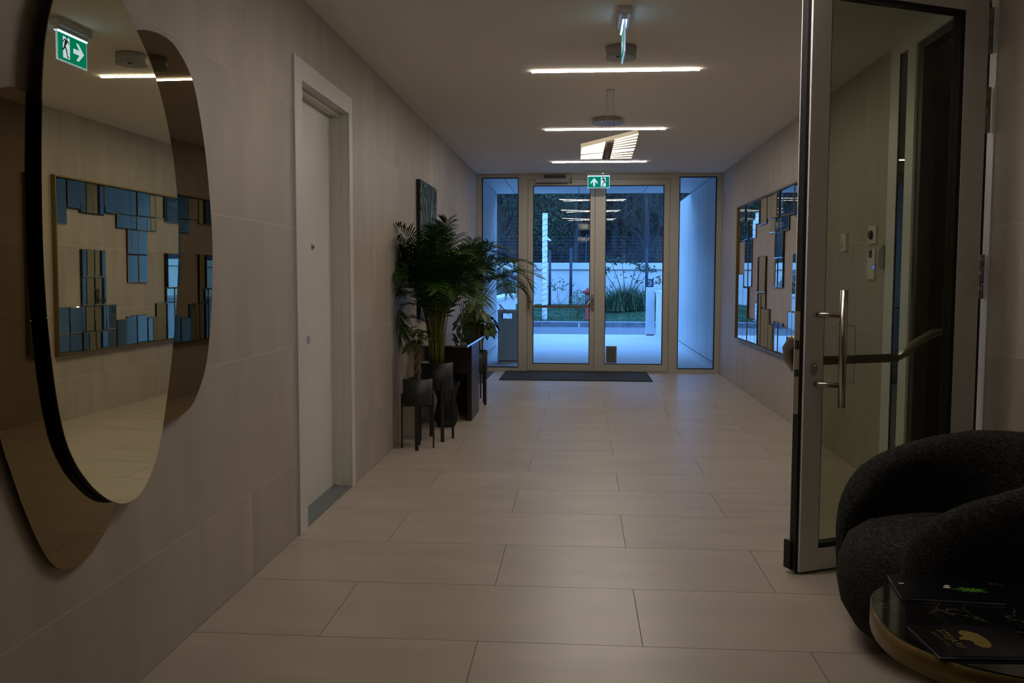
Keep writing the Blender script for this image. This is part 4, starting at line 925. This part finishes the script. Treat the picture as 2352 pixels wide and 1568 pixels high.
def willow(label, x, y, z, h, n, seedn):
    rg = random.Random(seedn); t = thing('bare_tree', label, 'tree', (x, y, z)); bm = bmesh.new(); tube(bm, [(0, 0, -.5), (.1, 0, h*.3), (.05, 0, h*.55)], [.10, .08, .05], 8); obj('trunk', bm, M_TRUNK, t)
    bm = bmesh.new(); [twigs(bm, (rg.gauss(0, .5), rg.gauss(0, .2), h*rg.uniform(.0, .45)), 5, h*.55, .55, rg, .006) for q in range(n//3)]; obj('twigs', bm, M_TWIG, t)['kind'] = 'stuff'
willow('bare twiggy tree behind the wall, seen through the right door leaf', 2.2, 31.4, 1.2, 5.2, 70, 8)
willow('bare twiggy tree behind the wall, seen through the left door leaf', -.2, 31.6, 1.2, 5.0, 36, 9)
willow('bare twiggy tree behind the wall, far left of the porch opening', -3.0, 31.4, 1.2, 5.4, 45, 10)
# shrubs
rg = random.Random(31)
t = thing('olive_bush', 'round grey-green olive bush behind the low left wall', 'bush', (-2.25, 25.2, .6)); bm = bmesh.new(); tube(bm, [(0, 0, -.6), (0, 0, .3)], .05, 8); obj('trunk', bm, M_TRUNK, t); bm = bmesh.new(); cloud(bm, (0, 0, .52), (.72, .5, .50), 3200, .045, rg); obj('foliage', bm, M_OLEAF, t)
t = thing('flower_bush', 'small light green bush beside the red hydrant', 'bush', (-.05, 25.9, .18)); bm = bmesh.new(); twigs(bm, (0, 0, 0), 16, .6, .4, rg, .006); obj('stems', bm, M_STEM, t); bm = bmesh.new(); cloud(bm, (.06, 0, .42), (.34, .2, .40), 900, .028, rg); obj('foliage', bm, M_GLEAF, t)
t = thing('rose_bush', 'sparse thin-stemmed bush in front of the garden wall', 'bush', (-.62, 28.6, .36)); bm = bmesh.new(); twigs(bm, (0, 0, 0), 9, 1.0, .45, rg, .008); obj('stems', bm, M_TRUNK, t); bm = bmesh.new(); cloud(bm, (0, 0, .75), (.5, .2, .25), 60, .05, rg); obj('foliage', bm, M_DLEAF, t)
def grass_clump(label, x, y, z, n, L, spread, seedn):
    rg = random.Random(seedn); t = thing('grass_clump', label, 'bush', (x, y, z)); bm = bmesh.new()
    for k in range(n):
        a = rg.random()*6.28; b = Vector((rg.gauss(0, spread*.3), rg.gauss(0, spread*.3), 0)); d = Vector((math.cos(a)*rg.random()*.7, math.sin(a)*rg.random()*.7, 1)).normalized(); l = L*rg.uniform(.5, 1.1); s = Vector((-math.sin(a), math.cos(a), 0))*.012
        m1 = b+d*l*.6; m2 = m1+(d+Vector((0, 0, -.5))).normalized()*l*.4
        v = [bm.verts.new(p) for p in (b-s, b+s, m1+s*.8, m1-s*.8, m2)]; bm.faces.new((v[0], v[1], v[2], v[3])); bm.faces.new((v[3], v[2], v[4]))
    obj('blades', bm, M_GLEAF, t)['kind'] = 'stuff'
grass_clump('large tuft of ornamental grass below the long-stemmed shrub', 1.45, 28, .35, 700, .85, .8, 1)
grass_clump('smaller tuft of ornamental grass left of the large tuft', 1.02, 27.6, .33, 350, .7, .6, 2)
grass_clump('tuft of ornamental grass half hidden by the white pillar', 2.15, 28.4, .35, 350, .7, .6, 3)
t = thing('long_stemmed_shrub', 'shrub with long bare stems and broad leaves against the wall', 'shrub', (1.45, 28.3, .36))
STEMS = [(-.75, 1.25), (-.95, .95), (-.5, 1.55), (-.15, 1.6), (.35, 1.5), (.55, 1.35), (.8, 1.3), (1.1, .95)]
for k, (dx, dz) in enumerate(STEMS):
    bm = bmesh.new(); tube(bm, [(0, 0, -.1), (dx*.35, 0, dz*.45), (dx, rg.uniform(-.1, .1), dz)], [.018, .013, .006], 6); s_ = obj('stem', bm, M_TRUNK, t)
    bm = bmesh.new(); cloud(bm, (dx*.9, 0, dz*.95), (.22, .15, .14), 16, .085, rg); cloud(bm, (dx*.55, 0, dz*.65), (.1, .1, .14), 4, .06, rg); obj('foliage', bm, M_DLEAF, s_)
t = thing('terracotta_succulent', 'rusty spiky plant on the right low wall', 'plant', (1.93, 20.7, 1.05)); bm = bmesh.new()
for k in range(60):
    a = rg.random()*6.28; e = rg.uniform(.2, 1.4); d = Vector((math.cos(a)*math.cos(e), math.sin(a)*math.cos(e), math.sin(e))); s = Vector((-math.sin(a), math.cos(a), 0))*.012; l = rg.uniform(.10, .18)
    bm.faces.new([bm.verts.new(p) for p in (-s, s, d*l)])
obj('leaves', bm, mat('rusty_leaf', (.22, .10, .05), .7), t)
gl = thing('garden_light', 'small warm glowing bollard light on the lawn left', 'light', (-1.32, 25.2, .12)); bm = bmesh.new(); tube(bm, [(0, 0, 0), (0, 0, .36)], .03, 12); obj('post', bm, M_GREYD, gl)
bm = bmesh.new(); tube(bm, [(0, 0, .361), (0, 0, .80)], .028, 12); obj('glowing_tube', bm, M_WARM, gl)
